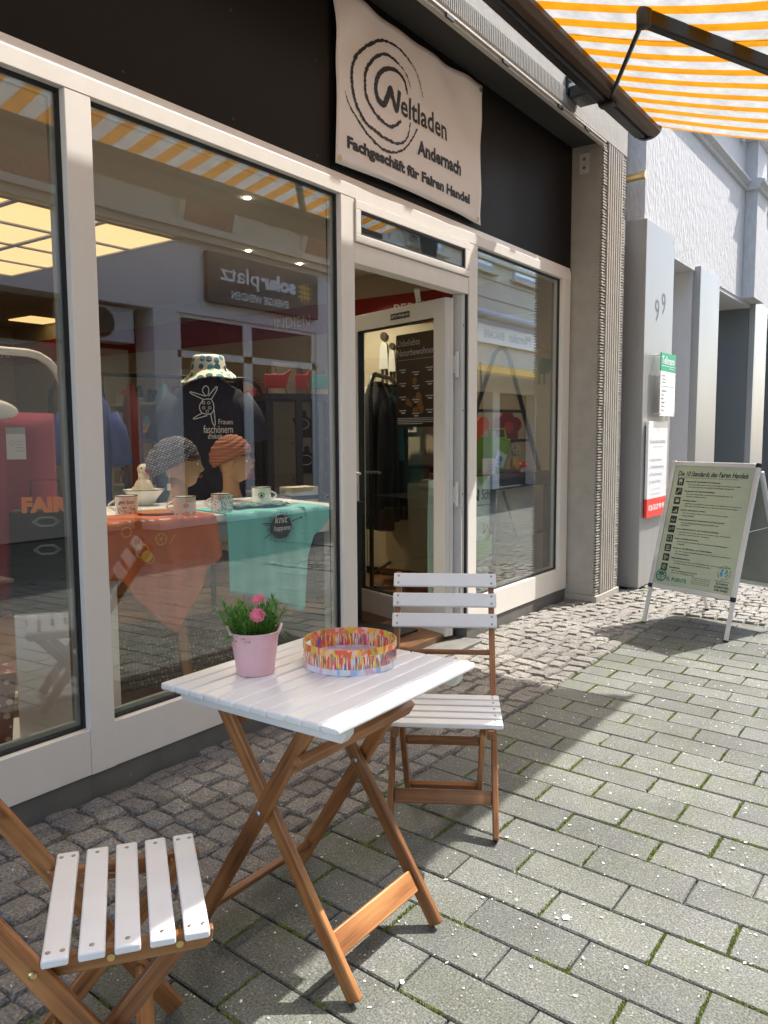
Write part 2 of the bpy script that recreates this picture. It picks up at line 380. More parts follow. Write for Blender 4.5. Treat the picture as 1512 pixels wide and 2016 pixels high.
def bands(name, cols, period, axis='X', edge=None, rough=.8, translucent=0, noise=.1):
    """flat printed or woven stripes along one object axis"""
    m, n, l, b = newmat(name); tc = n.new('ShaderNodeTexCoord'); sx = n.new('ShaderNodeSeparateXYZ'); l.new(tc.outputs['Object'], sx.inputs[0])
    f = math_n(n, l, 'FRACT', math_n(n, l, 'DIVIDE', sx.outputs[axis], period))
    r = ramp(n, [(i/len(cols), c) for i, c in enumerate(cols)], 'CONSTANT'); l.new(f, r.inputs[0])
    no = n.new('ShaderNodeTexNoise'); no.inputs['Scale'].default_value = 9; no.inputs['Detail'].default_value = 8; no.inputs['Roughness'].default_value = .7; l.new(tc.outputs['Object'], no.inputs['Vector'])
    mr = n.new('ShaderNodeMapRange'); mr.inputs['From Min'].default_value = .3; mr.inputs['From Max'].default_value = .65; mr.inputs['To Min'].default_value = 1-noise*2.2; mr.inputs['To Max'].default_value = 1; l.new(no.outputs['Fac'], mr.inputs['Value'])
    mx = n.new('ShaderNodeMix'); mx.data_type = 'RGBA'; mx.blend_type = 'MULTIPLY'; mx.inputs['Factor'].default_value = 1; l.new(r.outputs[0], mx.inputs['A']); l.new(mr.outputs[0], mx.inputs['B'])
    l.new(mx.outputs['Result'], b.inputs['Base Color']); b.inputs['Roughness'].default_value = rough
    if translucent:
        t = n.new('ShaderNodeBsdfTranslucent'); l.new(mx.outputs['Result'], t.inputs[0]); ms = n.new('ShaderNodeMixShader'); ms.inputs[0].default_value = translucent
        l.new(b.outputs[0], ms.inputs[1]); l.new(t.outputs[0], ms.inputs[2]); l.new(ms.outputs[0], n['Material Output'].inputs[0])
    return m
M_awn = bands('awning_cloth', [(.62, .25, .008), (.48, .475, .46)], .2045, translucent=.5, noise=.15)
M_scarf = bands('dark_pattern_scarf', [(.02, .022, .03), (.30, .30, .32), (.015, .016, .022), (.05, .05, .07)], .021, 'Z')
M_wrapr = bands('striped_turban', [(.30, .10, .06), (.42, .19, .12), (.20, .06, .04), (.36, .13, .08)], .018, 'Z')
def dash_mat(name, base, dash):
    m, n, l, b = newmat(name); tc = n.new('ShaderNodeTexCoord'); mp = n.new('ShaderNodeMapping'); mp.inputs['Rotation'].default_value = (radians(90), 0, radians(25)); l.new(tc.outputs['Object'], mp.inputs['Vector'])
    bt = n.new('ShaderNodeTexBrick'); bt.inputs['Scale'].default_value = 1; bt.inputs['Color1'].default_value = c4(dash); bt.inputs['Color2'].default_value = c4(base); bt.inputs['Mortar'].default_value = c4(base)
    bt.inputs['Brick Width'].default_value = .022; bt.inputs['Row Height'].default_value = .0105; bt.inputs['Mortar Size'].default_value = .0032; bt.inputs['Bias'].default_value = -.35; l.new(mp.outputs[0], bt.inputs['Vector']); l.new(bt.outputs[0], b.inputs['Base Color']); b.inputs['Roughness'].default_value = .85
    return m
M_scarf = dash_mat('dash_pattern_scarf', (.018, .02, .026), (.34, .34, .35))
M_plank = bands('white_table_planks', [(.74, .73, .70)], 1)
def bright_mat(name, sx, sz, cols, seed=0):
    m, n, l, b = newmat(name); tc = n.new('ShaderNodeTexCoord'); sp = n.new('ShaderNodeSeparateXYZ'); l.new(tc.outputs['Object'], sp.inputs[0])
    an = math_n(n, l, 'ARCTAN2', sp.outputs['Y'], sp.outputs['X']); cb = n.new('ShaderNodeCombineXYZ')
    l.new(math_n(n, l, 'MULTIPLY', an, sx), cb.inputs['X']); l.new(math_n(n, l, 'MULTIPLY', sp.outputs['Z'], sz), cb.inputs['Z']); cb.inputs['Y'].default_value = seed
    v = n.new('ShaderNodeTexVoronoi'); v.inputs['Scale'].default_value = 1; l.new(cb.outputs[0], v.inputs['Vector'])
    s2 = n.new('ShaderNodeSeparateColor'); l.new(v.outputs['Color'], s2.inputs[0])
    r = ramp(n, [(i/len(cols), c) for i, c in enumerate(cols)], 'CONSTANT'); l.new(s2.outputs[0], r.inputs[0]); l.new(r.outputs[0], b.inputs['Base Color'])
    b.inputs['Roughness'].default_value = .3; b.inputs['Coat Weight'].default_value = .3
    return m
BR = [(.85, .10, .03), (.9, .55, .02), (.85, .28, .25), (.9, .72, .10), (.12, .10, .35), (.80, .03, .12), (.8, .72, .66), (.9, .35, .05), (.30, .32, .05), (.85, .80, .72), (.55, .04, .10), (.15, .35, .55)]
M_tray = bright_mat('tray_print', 42, 38, BR)
M_trayt = bright_mat('tray_rim_print', 13, 60, [(.85, .12, .04), (.9, .45, .05), (.72, .62, .08), (.85, .22, .15), (.88, .55, .40), (.45, .42, .05)], 3)
M_trayl = bright_mat('tray_foot_print', 9, 30, [(.78, .76, .80), (.80, .78, .80), (.74, .72, .80), (.40, .55, .78), (.80, .78, .82), (.80, .50, .62), (.79, .78, .80)], 5)
M_trayb = P('tray_base_print', (.72, .52, .55), .4, var=.45, scale=34, detail=2)
def dots_mat(name, base, dot, scale, thr=.32, rnd2=None):
    m, n, l, b = newmat(name); tc = n.new('ShaderNodeTexCoord'); v = n.new('ShaderNodeTexVoronoi'); v.inputs['Scale'].default_value = scale; v.inputs['Randomness'].default_value = .35
    l.new(tc.outputs['Object'], v.inputs['Vector']); lt = math_n(n, l, 'LESS_THAN', v.outputs['Distance'], thr)
    mx = n.new('ShaderNodeMix'); mx.data_type = 'RGBA'; l.new(lt, mx.inputs['Factor']); mx.inputs['A'].default_value = c4(base)
    s2 = n.new('ShaderNodeSeparateColor'); l.new(v.outputs['Color'], s2.inputs[0]); r = ramp(n, [(0, dot), (.5, rnd2 or dot)], 'CONSTANT'); l.new(s2.outputs[0], r.inputs[0]); l.new(r.outputs[0], mx.inputs['B'])
    l.new(mx.outputs['Result'], b.inputs['Base Color']); b.inputs['Roughness'].default_value = .75
    return m
M_polka = dots_mat('polka_dot_cotton', (.80, .79, .70), (.03, .13, .19), 19, .42, (.10, .33, .38))
M_orangem = dots_mat('orange_fruit_print', (.80, .74, .62), (.75, .26, .05), 22, .36, (.82, .68, .45))
M_squig = dots_mat('squiggle_print', (.82, .80, .75), (.02, .02, .02), 90, .5)
M_rug = dots_mat('woven_rug', (.10, .03, .03), (.30, .26, .18), 55, .4, (.08, .12, .06))
M_white2 = M_wframe
# ================================================================ GROUND
g = MB(); g.bx(-30, 60, -30, 0.02, -.30, -.016); ground = g.build('ground', M_dirt, kind='structure')
pav = bpy.data.objects.new('pavement', None); COL.objects.link(pav); pav['kind'] = 'structure'
cob = bpy.data.objects.new('cobbled_strip', None); COL.objects.link(cob); cob['kind'] = 'structure'
# bedding of the cobbles rises with them towards the shop
b = MB(); xs = [-1+.25*i for i in range(56)]
b.grid(lambda u, v: (-1+14*u, -.76+.78*v, gz(0, -.76+.78*v)-.0115), 60, 12); b.build('joint_bed', M_dirt, cob)
def shear_box(L, W, seed):
    r = random.Random(seed); m = MB(); sh = .065; j = lambda a: r.uniform(-a, a)
    def ring(k, z): return [((x*(W/2-k)+sh*y*L/2)+jx[i], y*(L/2-k)+jy[i], z) for i, (x, y) in enumerate(((-1, -1), (1, -1), (1, 1), (-1, 1)))]
    jx = [j(.0012) for _ in range(4)]; jy = [j(.0015) for _ in range(4)]
    vs = ring(0, -.05)+ring(0, -.004)+ring(.004, 0)
    fs = [(4*k+i, 4*k+(i+1) % 4, 4*k+4+(i+1) % 4, 4*k+4+i) for k in range(2) for i in range(4)]+[(8, 9, 10, 11)]
    m.add(vs, fs); return m
def cobble(seed):
    r = random.Random(seed); m = MB(); n = 8; base = []; an = [pi*q/4 for q in range(8)]
    a, c = .5, .5
    for k in range(n):
        t = an[k]; x, y = cos(t), sin(t); s = 1/max(abs(x), abs(y)); s = .90*s+.09
        base.append((x*s*a*r.uniform(.92, 1.05), y*s*c*r.uniform(.92, 1.05)))
    tz = [r.uniform(-.006, .004) for _ in range(n)]
    vs = [(x*1.0, y*1.0, -.045) for x, y in base]+[(x*.98, y*.98, -.010+tz[i]) for i, (x, y) in enumerate(base)]+[(x*.86, y*.86, .0005+tz[i]*.8) for i, (x, y) in enumerate(base)]+[(r.uniform(-.15, .15), r.uniform(-.15, .15), .0035)]
    fs = [(k*n+i, k*n+(i+1) % n, (k+1)*n+(i+1) % n, (k+1)*n+i) for k in range(2) for i in range(n)]+[(2*n+i, 2*n+(i+1) % n, 3*n) for i in range(n)]
    m.add(vs, fs); return m
def scatter(spots, variants, meshes, name, parent, mat, limit=300):
    """spots: (x,y,z,rot,sx,sy,tiltx,tilty,variant); nearest visible ones become single parts, the rest one part"""
    def vis(s):
        q = px((s[0], s[1], s[2])); return bool(q and -70 < q[0] < 1580 and -60 < q[1] < 2090), (q[2] if q else 99)
    sc = [(vis(s), s) for s in spots]; sc.sort(key=lambda t: (not t[0][0], t[0][1])); far = MB()
    for i, ((v, dist), s) in enumerate(sc):
        if v and i < limit:
            o = bpy.data.objects.new(name, meshes[s[8]]); COL.objects.link(o); o.parent = parent
            o.location = s[:3]; o.rotation_euler = (s[6], s[7], s[3]); o.scale = (s[4], s[5], 1)
        else:
            mb = variants[s[8]]; ca, sa = cos(s[3]), sin(s[3])
            far.add([(s[0]+ca*p.x*s[4]-sa*p.y*s[5], s[1]+sa*p.x*s[4]+ca*p.y*s[5], s[2]+p.z-s[7]*p.x*s[4]+s[6]*p.y*s[5]) for p in mb.v], mb.f)
    if far.v: far.build(name+'s', mat, parent, kind='stuff')
# pavers: running bond, courses across the street
PW, PL, GAPP = .1545, .305, .0058
pvar = [shear_box(PL-GAPP, PW-GAPP, i) for i in range(6)]+[shear_box(.165-GAPP, PW-GAPP, 20+i) for i in range(2)]
pme = [m.mesh('paver') for m in pvar]
for m in pme: m.materials.append(M_paver)
spots = []; R = random.Random(3); joints = []
for i in range(-12, 25):
    xc = 2.152+PW*i
    y_end = -.77 if i % 2 == 0 else -.922
    if i % 2: spots.append((xc+.065*(-.84+1.38), -.84, R.uniform(-.001, .001), R.uniform(-.003, .003), 1, 1, 0, 0, 6+i % 3 % 2))
    k = 0
    while True:
        yc = y_end-PL*(k+.5)
        if yc < -4.2: break
        x = xc+.065*(yc+1.38)
        spots.append((x, yc, R.uniform(-.0018, .0014), R.uniform(-.004, .004), 1, 1, R.uniform(-.006, .006), R.uniform(-.008, .008), R.randrange(6)))
        joints.append((x, yc)); k += 1
pspots = [s for s in spots if s[0] < 5.86]
scatter(pspots, pvar, pme, 'paver', pav, M_paver)
# far paving beyond the cobbled crossing
far = MB(); rr = random.Random(5)
for i in range(40):
    for k in range(12):
        far.box((7.35+.155*i, -1.0-.31*k-(.155 if i % 2 else 0), -.026+rr.uniform(-.001, .001)), (.149, .303, .05))
far.build('pavers', M_paver, pav, kind='stuff')
# small granite setts
cvar = [cobble(100+i) for i in range(14)]; cme = [m.mesh('cobble') for m in cvar]
for m in cme: m.materials.append(M_cobble)
cs = []; R = random.Random(11)
def add_sett(x, y, z, w, l, rot): cs.append((x, y, z+R.uniform(-.004, .003), rot, w, l, R.uniform(-.05, .05), R.uniform(-.05, .05), R.randrange(14)))
x = .25; row = 0
while x < 5.87:
    wd = R.uniform(.078, .108); y = -.752-R.uniform(0, .0)
    while y < -.012:
        ln = R.uniform(.068, .125)
        if y+ln > -.012: ln = max(.05, -.008-y)
        yy = y+ln/2; wob = .018*sin(yy*9+row*.6)
        if not (3.11 < x < 4.25 and yy > -.02): add_sett(x+wd/2+wob, yy, gz(0, yy), wd*1.05, ln*1.04, R.uniform(-.14, .14))
        y += ln+.002
    x += wd+.002; row += 1
x = 5.90; row = 0
while x < 7.25:
    wd = R.uniform(.088, .104); y = -3.3
    while y < -.26:
        ln = R.uniform(.085, .115); yy = y+ln/2; add_sett(x+wd/2+.01*sin(yy*5+row), yy, gz(0, yy), wd*1.02, ln*1.0, R.uniform(-.07, .07)); y += ln+.004
    x += wd+.004; row += 1
for i in range(52):
    for k in range(7): add_sett(7.3+.1*i, -.92+.1*k, gz(0, -.92+.1*k), .094, .094, R.uniform(-.08, .08))
scatter(cs, cvar, cme, 'cobble', cob, M_cobble)
# moss in the joints, grass tufts among the far setts, fallen petals
def tuft(mb, x, y, z, h, n, r, R):
    for _ in range(n):
        a = R.uniform(0, 2*pi); q = R.uniform(0, r); bx_, by_ = x+cos(a)*q, y+sin(a)*q; t = R.uniform(0, 2*pi); wd = R.uniform(.0012, .003)
        lean = R.uniform(0, .8)*h; a2 = R.uniform(0, 2*pi)
        mb.add([(bx_-cos(t)*wd, by_-sin(t)*wd, z), (bx_+cos(t)*wd, by_+sin(t)*wd, z), (bx_+cos(a2)*lean, by_+sin(a2)*lean, z+h*R.uniform(.6, 1.1))], [(0, 1, 2)])
R = random.Random(21); mo = MB()
def mossy(x, y): return sin(x*2.3+1.2)*sin(y*3.1+.4)+.6*sin(x*5.7+y*4.3)+.35*sin(x*11+y*17)
for s in pspots:
    x, y = s[0], s[1]
    q = px((x, y, 0))
    if not (q and -80 < q[0] < 1600 and q[1] < 2100) or x > 5: continue
    L = PL if s[8] < 6 else .165
    for side, ln in (('end', PW), ('side', L)):
        pr = .85 if side == 'end' else .55
        if R.random() > pr+.35*mossy(x, y): continue
        t0, t1 = sorted((R.uniform(-.5, .5), R.uniform(-.5, .5)))
        if side == 'end' and R.random() < .7: t0, t1 = -.5, .5
        n = int((t1-t0)*ln/.0013)
        for _ in range(n):
            t = R.uniform(t0, t1)*ln; jt = R.gauss(0, .0030)
            p = (x+t, y+L/2+jt) if side == 'end' else (x+PW/2+jt+.065*t, y+t)
            rb = R.uniform(.0016, .0040); a = R.uniform(0, 2); zz = -.003+R.uniform(0, .0055)
            mo.add([(p[0]+cos(a+2.1*k)*rb, p[1]+sin(a+2.1*k)*rb, zz-.003) for k in range(3)]+[(p[0], p[1], zz+rb*.9)], [(0, 1, 3), (1, 2, 3), (2, 0, 3)])
tag(mo.build('moss', M_moss, fix=False), 'bright green moss growing in the joints between the grey pavers', 'moss', kind='stuff')
gr = MB()
for _ in range(520):
    x = R.uniform(5.9, 7.3); y = R.uniform(-1.9, -.35)
    if R.random() > .5+.5*sin(x*6)*sin(y*5+1): continue
    tuft(gr, x, y, gz(x, y)-.01, R.uniform(.012, .03), 7, .03, R)
for cx, cy, n in ((5.45, -.68, 26), (5.0, -.72, 14), (6.45, -.42, 26), (6.9, -.6, 30), (5.85, -.72, 12), (2.42, -.7, 8), (4.9, -.73, 10)):
    for _ in range(n): x = R.gauss(cx, .07); y = R.gauss(cy, .05); tuft(gr, x, y, gz(x, y)-.012, R.uniform(.012, .032), 8, .02, R)
tag(gr.build('grass', M_grass, fix=False), 'grass tufts sprouting between the sunlit cobbles near the sandwich board', 'grass', kind='stuff')
pe = MB()
for _ in range(1700):
    x = R.uniform(.9, 5.9); y = R.uniform(-2.5, -.78)
    if R.random() < .35 and y > -1.0: continue
    q = px((x, y, 0))
    if not q: continue
    a = R.uniform(0, pi); l1 = min(.0065, .0016+R.expovariate(600))*(1.5 if R.random() < .05 else 1); l2 = l1*R.uniform(.4, .85); z = .0024+R.uniform(0, .0006)
    pe.add([(x+l1*cos(k*pi/3)*cos(a)-l2*sin(k*pi/3)*sin(a), y+l1*cos(k*pi/3)*sin(a)+l2*sin(k*pi/3)*cos(a), z+(.0008 if k % 2 else 0)) for k in range(6)], [(0, 1, 2, 3, 4, 5)])
for _ in range(60):
    x = R.uniform(.8, 3.4); y = R.uniform(-.74, -.1); a = R.uniform(0, pi); z = gz(x, y)+.005
    pe.add([(x+.006*cos(a), y+.006*sin(a), z), (x-.002*sin(a), y+.002*cos(a), z+.001), (x-.006*cos(a), y-.006*sin(a), z), (x+.002*sin(a), y-.002*cos(a), z+.001)], [(0, 1, 2, 3)])
for x, y, r_ in ((1.30, -1.62, .014), (1.95, -1.60, .013), (1.62, -1.93, .010)):
    pe.add([(x+r_*(1+.4*sin(k*2.7))*cos(k*pi/6), y+r_*(.8+.3*cos(k*3.1))*sin(k*pi/6), .003) for k in range(12)], [tuple(range(12))])
tag(pe.build('petals', M_petal, fix=False), 'small white fallen petals scattered over the pavers', 'petals', kind='stuff')
# ================================================================ SHOP BUILDING
shop = thing('shop_building', 'shop front with cream framed windows below a dark brown fascia', 'building', (2.8, 0, 0))
SO = V((2.8, 0, 0))
class SMB(MB):
    def build(s, name, mat, parent=None, **k):
        s.v = [v-SO for v in s.v]; return MB.build(s, name, mat, parent or shop, **k)
def sbx(name, mat, x0, x1, y0, y1, z0, z1, bevel=0, parent=None, **k):
    m = SMB(); m.bx(x0, x1, y0, y1, z0, z1); return m.build(name, mat, parent, bevel=bevel, **k)
def screws(name, pts, r, parent, axis=(0, -1, 0), mat=None, mb=MB):
    m = mb(); R_ = V((0, 0, 1)).rotation_difference(V(axis)).to_matrix()
    for p in pts: m.lathe([(0, -.001), (r, -.001), (r, .0008), (r*.6, .0016), (0, .0016)], p, 8, R_, cap=False)
    return m.build(name, mat or M_steel, parent)
# fascia panels
FZ0, FZ1 = 2.49, 3.40
for x0, x1 in ((-1.6, .70), (.703, 2.948), (2.952, 5.742)):
    f_ = sbx('fascia_panel', M_fascia, x0, x1, .012, .05, FZ0, FZ1)
    pts = [(x, .012, z) for x in [x0+.09+(x1-x0-.18)*k/4 for k in range(5)] for z in (2.56, 2.97, 3.30)]
    screws('screw', pts, .006, f_, mb=SMB, mat=M_black)
# aluminium frame: posts and rails, each a piece
FY0, FY1 = 0.0, .085
def post(x0, x1, z0=.13, z1=2.43): sbx('mullion', M_frame, x0, x1, FY0+.0015, FY1, z0, z1, bevel=.003)
for x0, x1 in ((1.588, 1.686), (3.01, 3.1115), (4.215, 4.318), (5.592, 5.728)): post(x0, x1)
post(-.02, .08)
m = SMB()   # top rail with sloped drip cap
poly = [(0, 2.43), (0, 2.488), (.004, 2.491), (.0115, 2.525), (.05, 2.525), (.085, 2.43)]
m.prism(poly, lambda u, v, d=0: V((-1.6+d, u, v)), 5.73+1.6); m.build('top_rail', M_frame, bevel=.002)
for x0, x1 in ((-1.6, 1.587), (1.590, 3.1085), (4.217, 5.728)): sbx('bottom_rail', M_frame, x0, x1, FY0+.003, FY1, .131, .294, bevel=.003)
for x0, x1 in ((-1.6, 1.592), (1.592, 3.1), (4.222, 5.73)):
    sbx('plinth', M_plinth, x0, x1, .012, .2, -.05, .127, bevel=.002)
screws('plinth_screw', [(x, .012, z) for x in (.35, 1.1, 1.75, 2.3, 2.9, 4.4, 5.1) for z in (.07,)], .006, shop, mb=SMB)
def pane(x0, x1, z0, z1, y=.036, name='window_pane', mat=None, spc=True):
    g_ = SMB(); t = .011
    for a, b_, c_, d_ in ((x0, x1, z0, z0+t), (x0, x1, z1-t, z1), (x0, x0+t, z0+t, z1-t), (x1-t, x1, z0+t, z1-t)): g_.bx(a, b_, y-.006, y+.05, c_, d_)
    g_.build('gasket', M_black)
    if spc:
        g_ = SMB(); q = .018
        for a, b_, c_, d_ in ((x0+t, x1-t, z0+t, z0+t+q), (x0+t, x1-t, z1-t-q, z1-t), (x0+t, x0+t+q, z0+t+q, z1-t-q), (x1-t-q, x1-t, z0+t+q, z1-t-q)): g_.bx(a, b_, y+.010, y+.026, c_, d_)
        g_.build('pane_spacer', M_spacer)
    sbx(name, mat or M_glass, x0+t*.6, x1-t*.6, y, y+.005, z0+t*.6, z1-t*.6)
pane(.08, 1.588, .294, 2.43); pane(1.686, 3.01, .294, 2.43); pane(4.318, 5.592, .294, 2.43); pane(-1.6, -.02, .294, 2.43)
# transom above the door: tilting light in its own casement
sbx('door_head', M_frame, 3.113, 4.2135, .004, .085, 2.132, 2.228, bevel=.003)
m = SMB()
for a, b_, c_, d_ in ((3.116, 4.212, 2.231, 2.269), (3.116, 4.212, 2.383, 2.426), (3.116, 3.156, 2.2695, 2.3825), (4.162, 4.212, 2.2695, 2.3825)): m.bx(a, b_, -.006, .07, c_, d_)
m.build('transom_casement', M_frame, bevel=.003)
m = SMB(); m.bx(3.1125, 4.2145, .012, .06, 2.2285, 2.4285); m.build('gasket', M_black)
pane(3.156, 4.162, 2.269, 2.383, y=.006, spc=False)
# jamb strip and seals on the hinge side
sbx('door_jamb', M_alu, 4.165, 4.2, .02, .085, .13, 2.131, bevel=.002)
screws('jamb_screw', [(4.18, .02, z) for z in (.45, .95, 1.45, 1.95)], .005, shop, mb=SMB, mat=M_black)
sbx('door_seal', M_black, 4.2005, 4.2145, .01, .085, .13, 2.131)
sbx('threshold', M_plinth, 3.112, 4.214, -.10, .25, -.05, .062, bevel=.004)
# the door leaf, hinged right, standing open into the shop
dl = bpy.data.objects.new('door', None); COL.objects.link(dl); dl.parent = shop; dl.location = V((4.135, .06, 0))-SO; dl.rotation_euler = (0, 0, radians(73))
DW, DT, DZ0, DZ1 = 1.0, .065, .085, 2.105
m = MB()
for a, b_, c_, d_ in ((0, .105, DZ0, DZ1), (DW-.105, DW, DZ0, DZ1), (.105, DW-.105, DZ0, DZ0+.17), (.105, DW-.105, DZ1-.105, DZ1)): m.bx(a, b_, 0, DT, c_, d_)
m.bx(-.004, 0, .012, .03, DZ0, DZ1); m.bx(-.004, 0, .04, .056, DZ0, DZ1)
m.build('leaf_frame', M_wframe, dl, bevel=.003)
m = MB(); m.bx(.105, DW-.105, .028, .034, DZ0+.17, DZ1-.105); m.build('door_pane', M_dglass, dl)
m = MB()
for a, b_, c_, d_ in ((.105, .113, DZ0+.17, DZ1-.105), (DW-.113, DW-.105, DZ0+.17, DZ1-.105), (.113, DW-.113, DZ0+.17, DZ0+.178), (.113, DW-.113, DZ1-.113, DZ1-.105)): m.bx(a, b_, .012, .055, c_, d_)
m.build('gasket', M_black, dl)
for z in (1.72, .95, .35):
    m = MB(); m.tube([(-.018, -.012, z-.075), (-.018, -.012, z+.075)], .011, 10); m.bx(-.012, .01, -.006, 0, z-.05, z+.05); m.build('hinge', M_wframe, dl)
MD = lambda u, v, d=0: V((.105+u, DT+d, v))      # face towards the viewer (local +y)
m = MB(); m.prism([(.33, 2.030), (.52, 2.030), (.52, 2.068), (.33, 2.068)], lambda u, v, d=0: V((u, DT+d, v)), .002); nb = m.build('blessing_plate', M_ink, dl)
m = MB(); text(m, '20*C+M+B+24', lambda u, v, d=0: V((.52-u, DT+.0026, 2.030+v)), .008, .01, w=.174, h=.019); m.build('lettering', M_inkw, nb)
m = MB(); m.tube([(.93, DT, 1.05), (.93, DT+.05, 1.05), (.80, DT+.05, 1.05)], .01, 8); m.build('handle', M_alu, dl, smooth=True)
m = MB(); m.beam((.22, DT+.02, 2.11), (.02, DT+.20, 2.13), .03, .012); m.build('door_closer_arm', M_alu, dl)
# pillar, lintel, soffit, upper wall
pil = SMB(); pil.bx(5.748, 6.215, -.205, .05, .09, 3.40)
pil = pil.build('pillar', M_conc)
m = SMB(); m.bx(5.734, 6.23, -.238, .0495, -.05, .088); m.build('pillar_base', M_conc, pil, bevel=.008)
m = SMB(); n = 7                              # vertical ribs down the middle of the pillar's face
for k in range(n):
    x = 5.842+.275*k/(n-1); m.box((x, -.219, 1.745), (.026, .030, 3.3))
m.build('rib', M_conc, pil, bevel=.002, seg=1)
m = SMB(); z = .10; rr = random.Random(4)       # short chiselled ridges along both arrises
while z < 3.39:
    for x0, x1 in ((5.749, 5.832), (6.126, 6.214)): m.box(((x0+x1)/2, -.2125, z), (x1-x0, rr.uniform(.018, .03), .011))
    z += .021
m.build('chiselled_margin', M_conc, pil, kind='stuff')
lin = SMB(); lin.bx(-6, 6.215, -.232, .30, 3.402, 6.6); lin = lin.build('lintel', M_conc)
m = SMB(); z = 3.42; x = 2.6
while x < 5.20: m.box((x, -.2325, 3.46), (.009, .012, .10)); x += .0205
m.build('chiselled_margin', M_conc, lin, kind='stuff')
sbx('soffit', M_soffit, -6, 5.745, -.205, .06, 3.385, 3.401)
m = SMB(); m.bx(-6, 5.744, -.236, -.2065, 3.352, 3.384); m.bx(-6, 5.744, -.244, -.2365, 3.372, 3.384); m.build('trim_rail', M_zinc, bevel=.002)
m = SMB()
for x in (3.55, 4.15, 4.9, 5.35): m.bx(x, x+.07, -.247, -.2368, 3.352, 3.371)
m.build('trim_clip', M_black)
br = SMB(); br.bx(5.7425, 5.7475, -.115, -.045, 3.19, 3.33); br = br.build('bracket_plate', M_alu)
screws('screw', [(5.742, -.08, 3.23), (5.742, -.08, 3.29)], .012, br, axis=(-1, 0, 0), mb=SMB)
m = SMB(); m.bx(3.14, 4.05, .26, 1.1, .1005, .112); m.build('entrance_mat', M_black)
# interior shell
sbx('shop_floor', M_floor, -3, 5.95, .09, 8, -.02, .10)
sbx('ceiling', M_ceil, -3, 5.95, .06, 8, 2.75, 2.9)
rw = sbx('side_wall', M_wallin, 5.95, 6.1, .051, 8, -.02, 2.75)
sbx('wall_band', M_red, 5.944, 5.9495, .4, 7.99, 2.27, 2.545, parent=rw)
bw = sbx('back_wall', M_wallin, -3, 5.95, 8, 8.1, -.02, 2.75)
sbx('wall_band', M_red, -3, 5.94, 7.992, 7.999, 2.27, 2.545, parent=bw)
m = SMB(); PB = plane((0, 7.985, 0), (1, 0, 0), (0, 0, 1))
for s_, x in (('NEPAL', 4.2), ('AFGHANISTAN', 5.0), ('KENIA', 3.2)): text(m, s_, PB, x, 2.36, h=.10)
m.build('lettering', M_wallw, bw)
m = SMB(); PR = plane((5.943, 0, 0), (0, -1, 0), (0, 0, 1)); text(m, 'PERU', PR, -1.75, 2.36, h=.10); text(m, 'INDIEN', PR, -3.2, 2.36, h=.10); m.build('lettering', M_wallw, rw)
sbx('side_wall', M_wallin, -3.1, -3, .06, 8, -.02, 2.75)
sbx('partition_wall', M_wallw, 3.2, 3.3, 5.2, 7.9, .1, 2.75)
for i in range(8):
    for j in range(4): sbx('ceiling_panel', M_lamp, 4.0-.62*(i+1)+.025, 4.0-.62*i-.025, 2.30+.56*j+.025, 2.30+.56*(j+1)-.025, 2.738, 2.7495)
sbx('ceiling_panel', M_lamp, 5.45, 5.9, 6.7, 7.2, 2.738, 2.7495)
m = SMB()
for i in range(9): m.bx(4.0-.62*i-.022, 4.0-.62*i+.022, 2.28, 4.56, 2.729, 2.7375)
for j in range(5): m.bx(4.0-.62*8, 4.0, 2.30+.56*j-.022, 2.30+.56*j+.022, 2.7285, 2.7372)
m.build('lamp_grid', M_zinc)
m = SMB()
for x, y in ((4.6, 2.2), (5.2, 2.2), (4.2, 5.4), (3.6, 1.2), (1.6, 1.2)): m.lathe([(.019, 2.744), (.018, 2.7495)], (x, y, 0), 12)
m.build('spotlight', M_spotl)
for x, y, tx, ty in ((3.6, 1.2, 3.1, 1.0), (1.6, 1.2, 1.9, .8), (4.6, 2.2, 4.2, 1.3), (5.2, 2.2, 5.75, 1.5)):     # spots added to brighten the interior, standing for downlights farther from the window
    ld_ = bpy.data.lights.new('downlight_fill', 'SPOT'); ld_.energy = 30; ld_.color = (1, .84, .62); ld_.spot_size = radians(95); ld_.spot_blend = .6; ld_.shadow_soft_size = .03
    lo_ = bpy.data.objects.new('downlight_fill', ld_); COL.objects.link(lo_); lo_.location = (x, y, 2.735); lo_.rotation_euler = V((tx-x, ty-y, -1.6)).to_track_quat('-Z', 'Y').to_euler()

# ================================================================ BANNER
BX0, BX1, BZ0, BZ1 = 2.957, 4.335, 2.55, 3.345
ban = thing('banner', 'white fabric shop banner lettered Weltladen Andernach hung on the fascia above the door', 'banner', (3.645, -.012, 2.55))
BO = V((3.645, -.012, 2.55))
def wav(x, z):
    u = (x-BX0)/(BX1-BX0); v = (z-BZ0)/(BZ1-BZ0)
    return -.012-.010*sin(u*pi)*(.5+.5*sin(v*3.2+u*4))-.007*sin(u*9+v*5)*(1-abs(2*u-1))*.7-.006*sin(v*11-u*3)*exp(-((u-.88)/.12)**2)-.008*exp(-((v-.85-.1*u)/.10)**2)*sin(u*14)-.009*sin((u*1.37-v*.8)*19)*exp(-(u**2+(1-v)**2)*5)-.010*sin((u*1.37+v*.8)*17)*exp(-((1-u)**2+(1-v)**2)*6)-.006*sin((u*1.2-v)*15)*exp(-((1-u)**2+v**2)*6)
def MBn(u, v, d=0): return V((u, wav(u, v)-d, v))-BO
def edge_x(u, v): return BX0+(BX1-BX0)*u+(.014*sin(v*pi) if u < .5 else -.016*sin(v*pi))*abs(2*u-1)**3
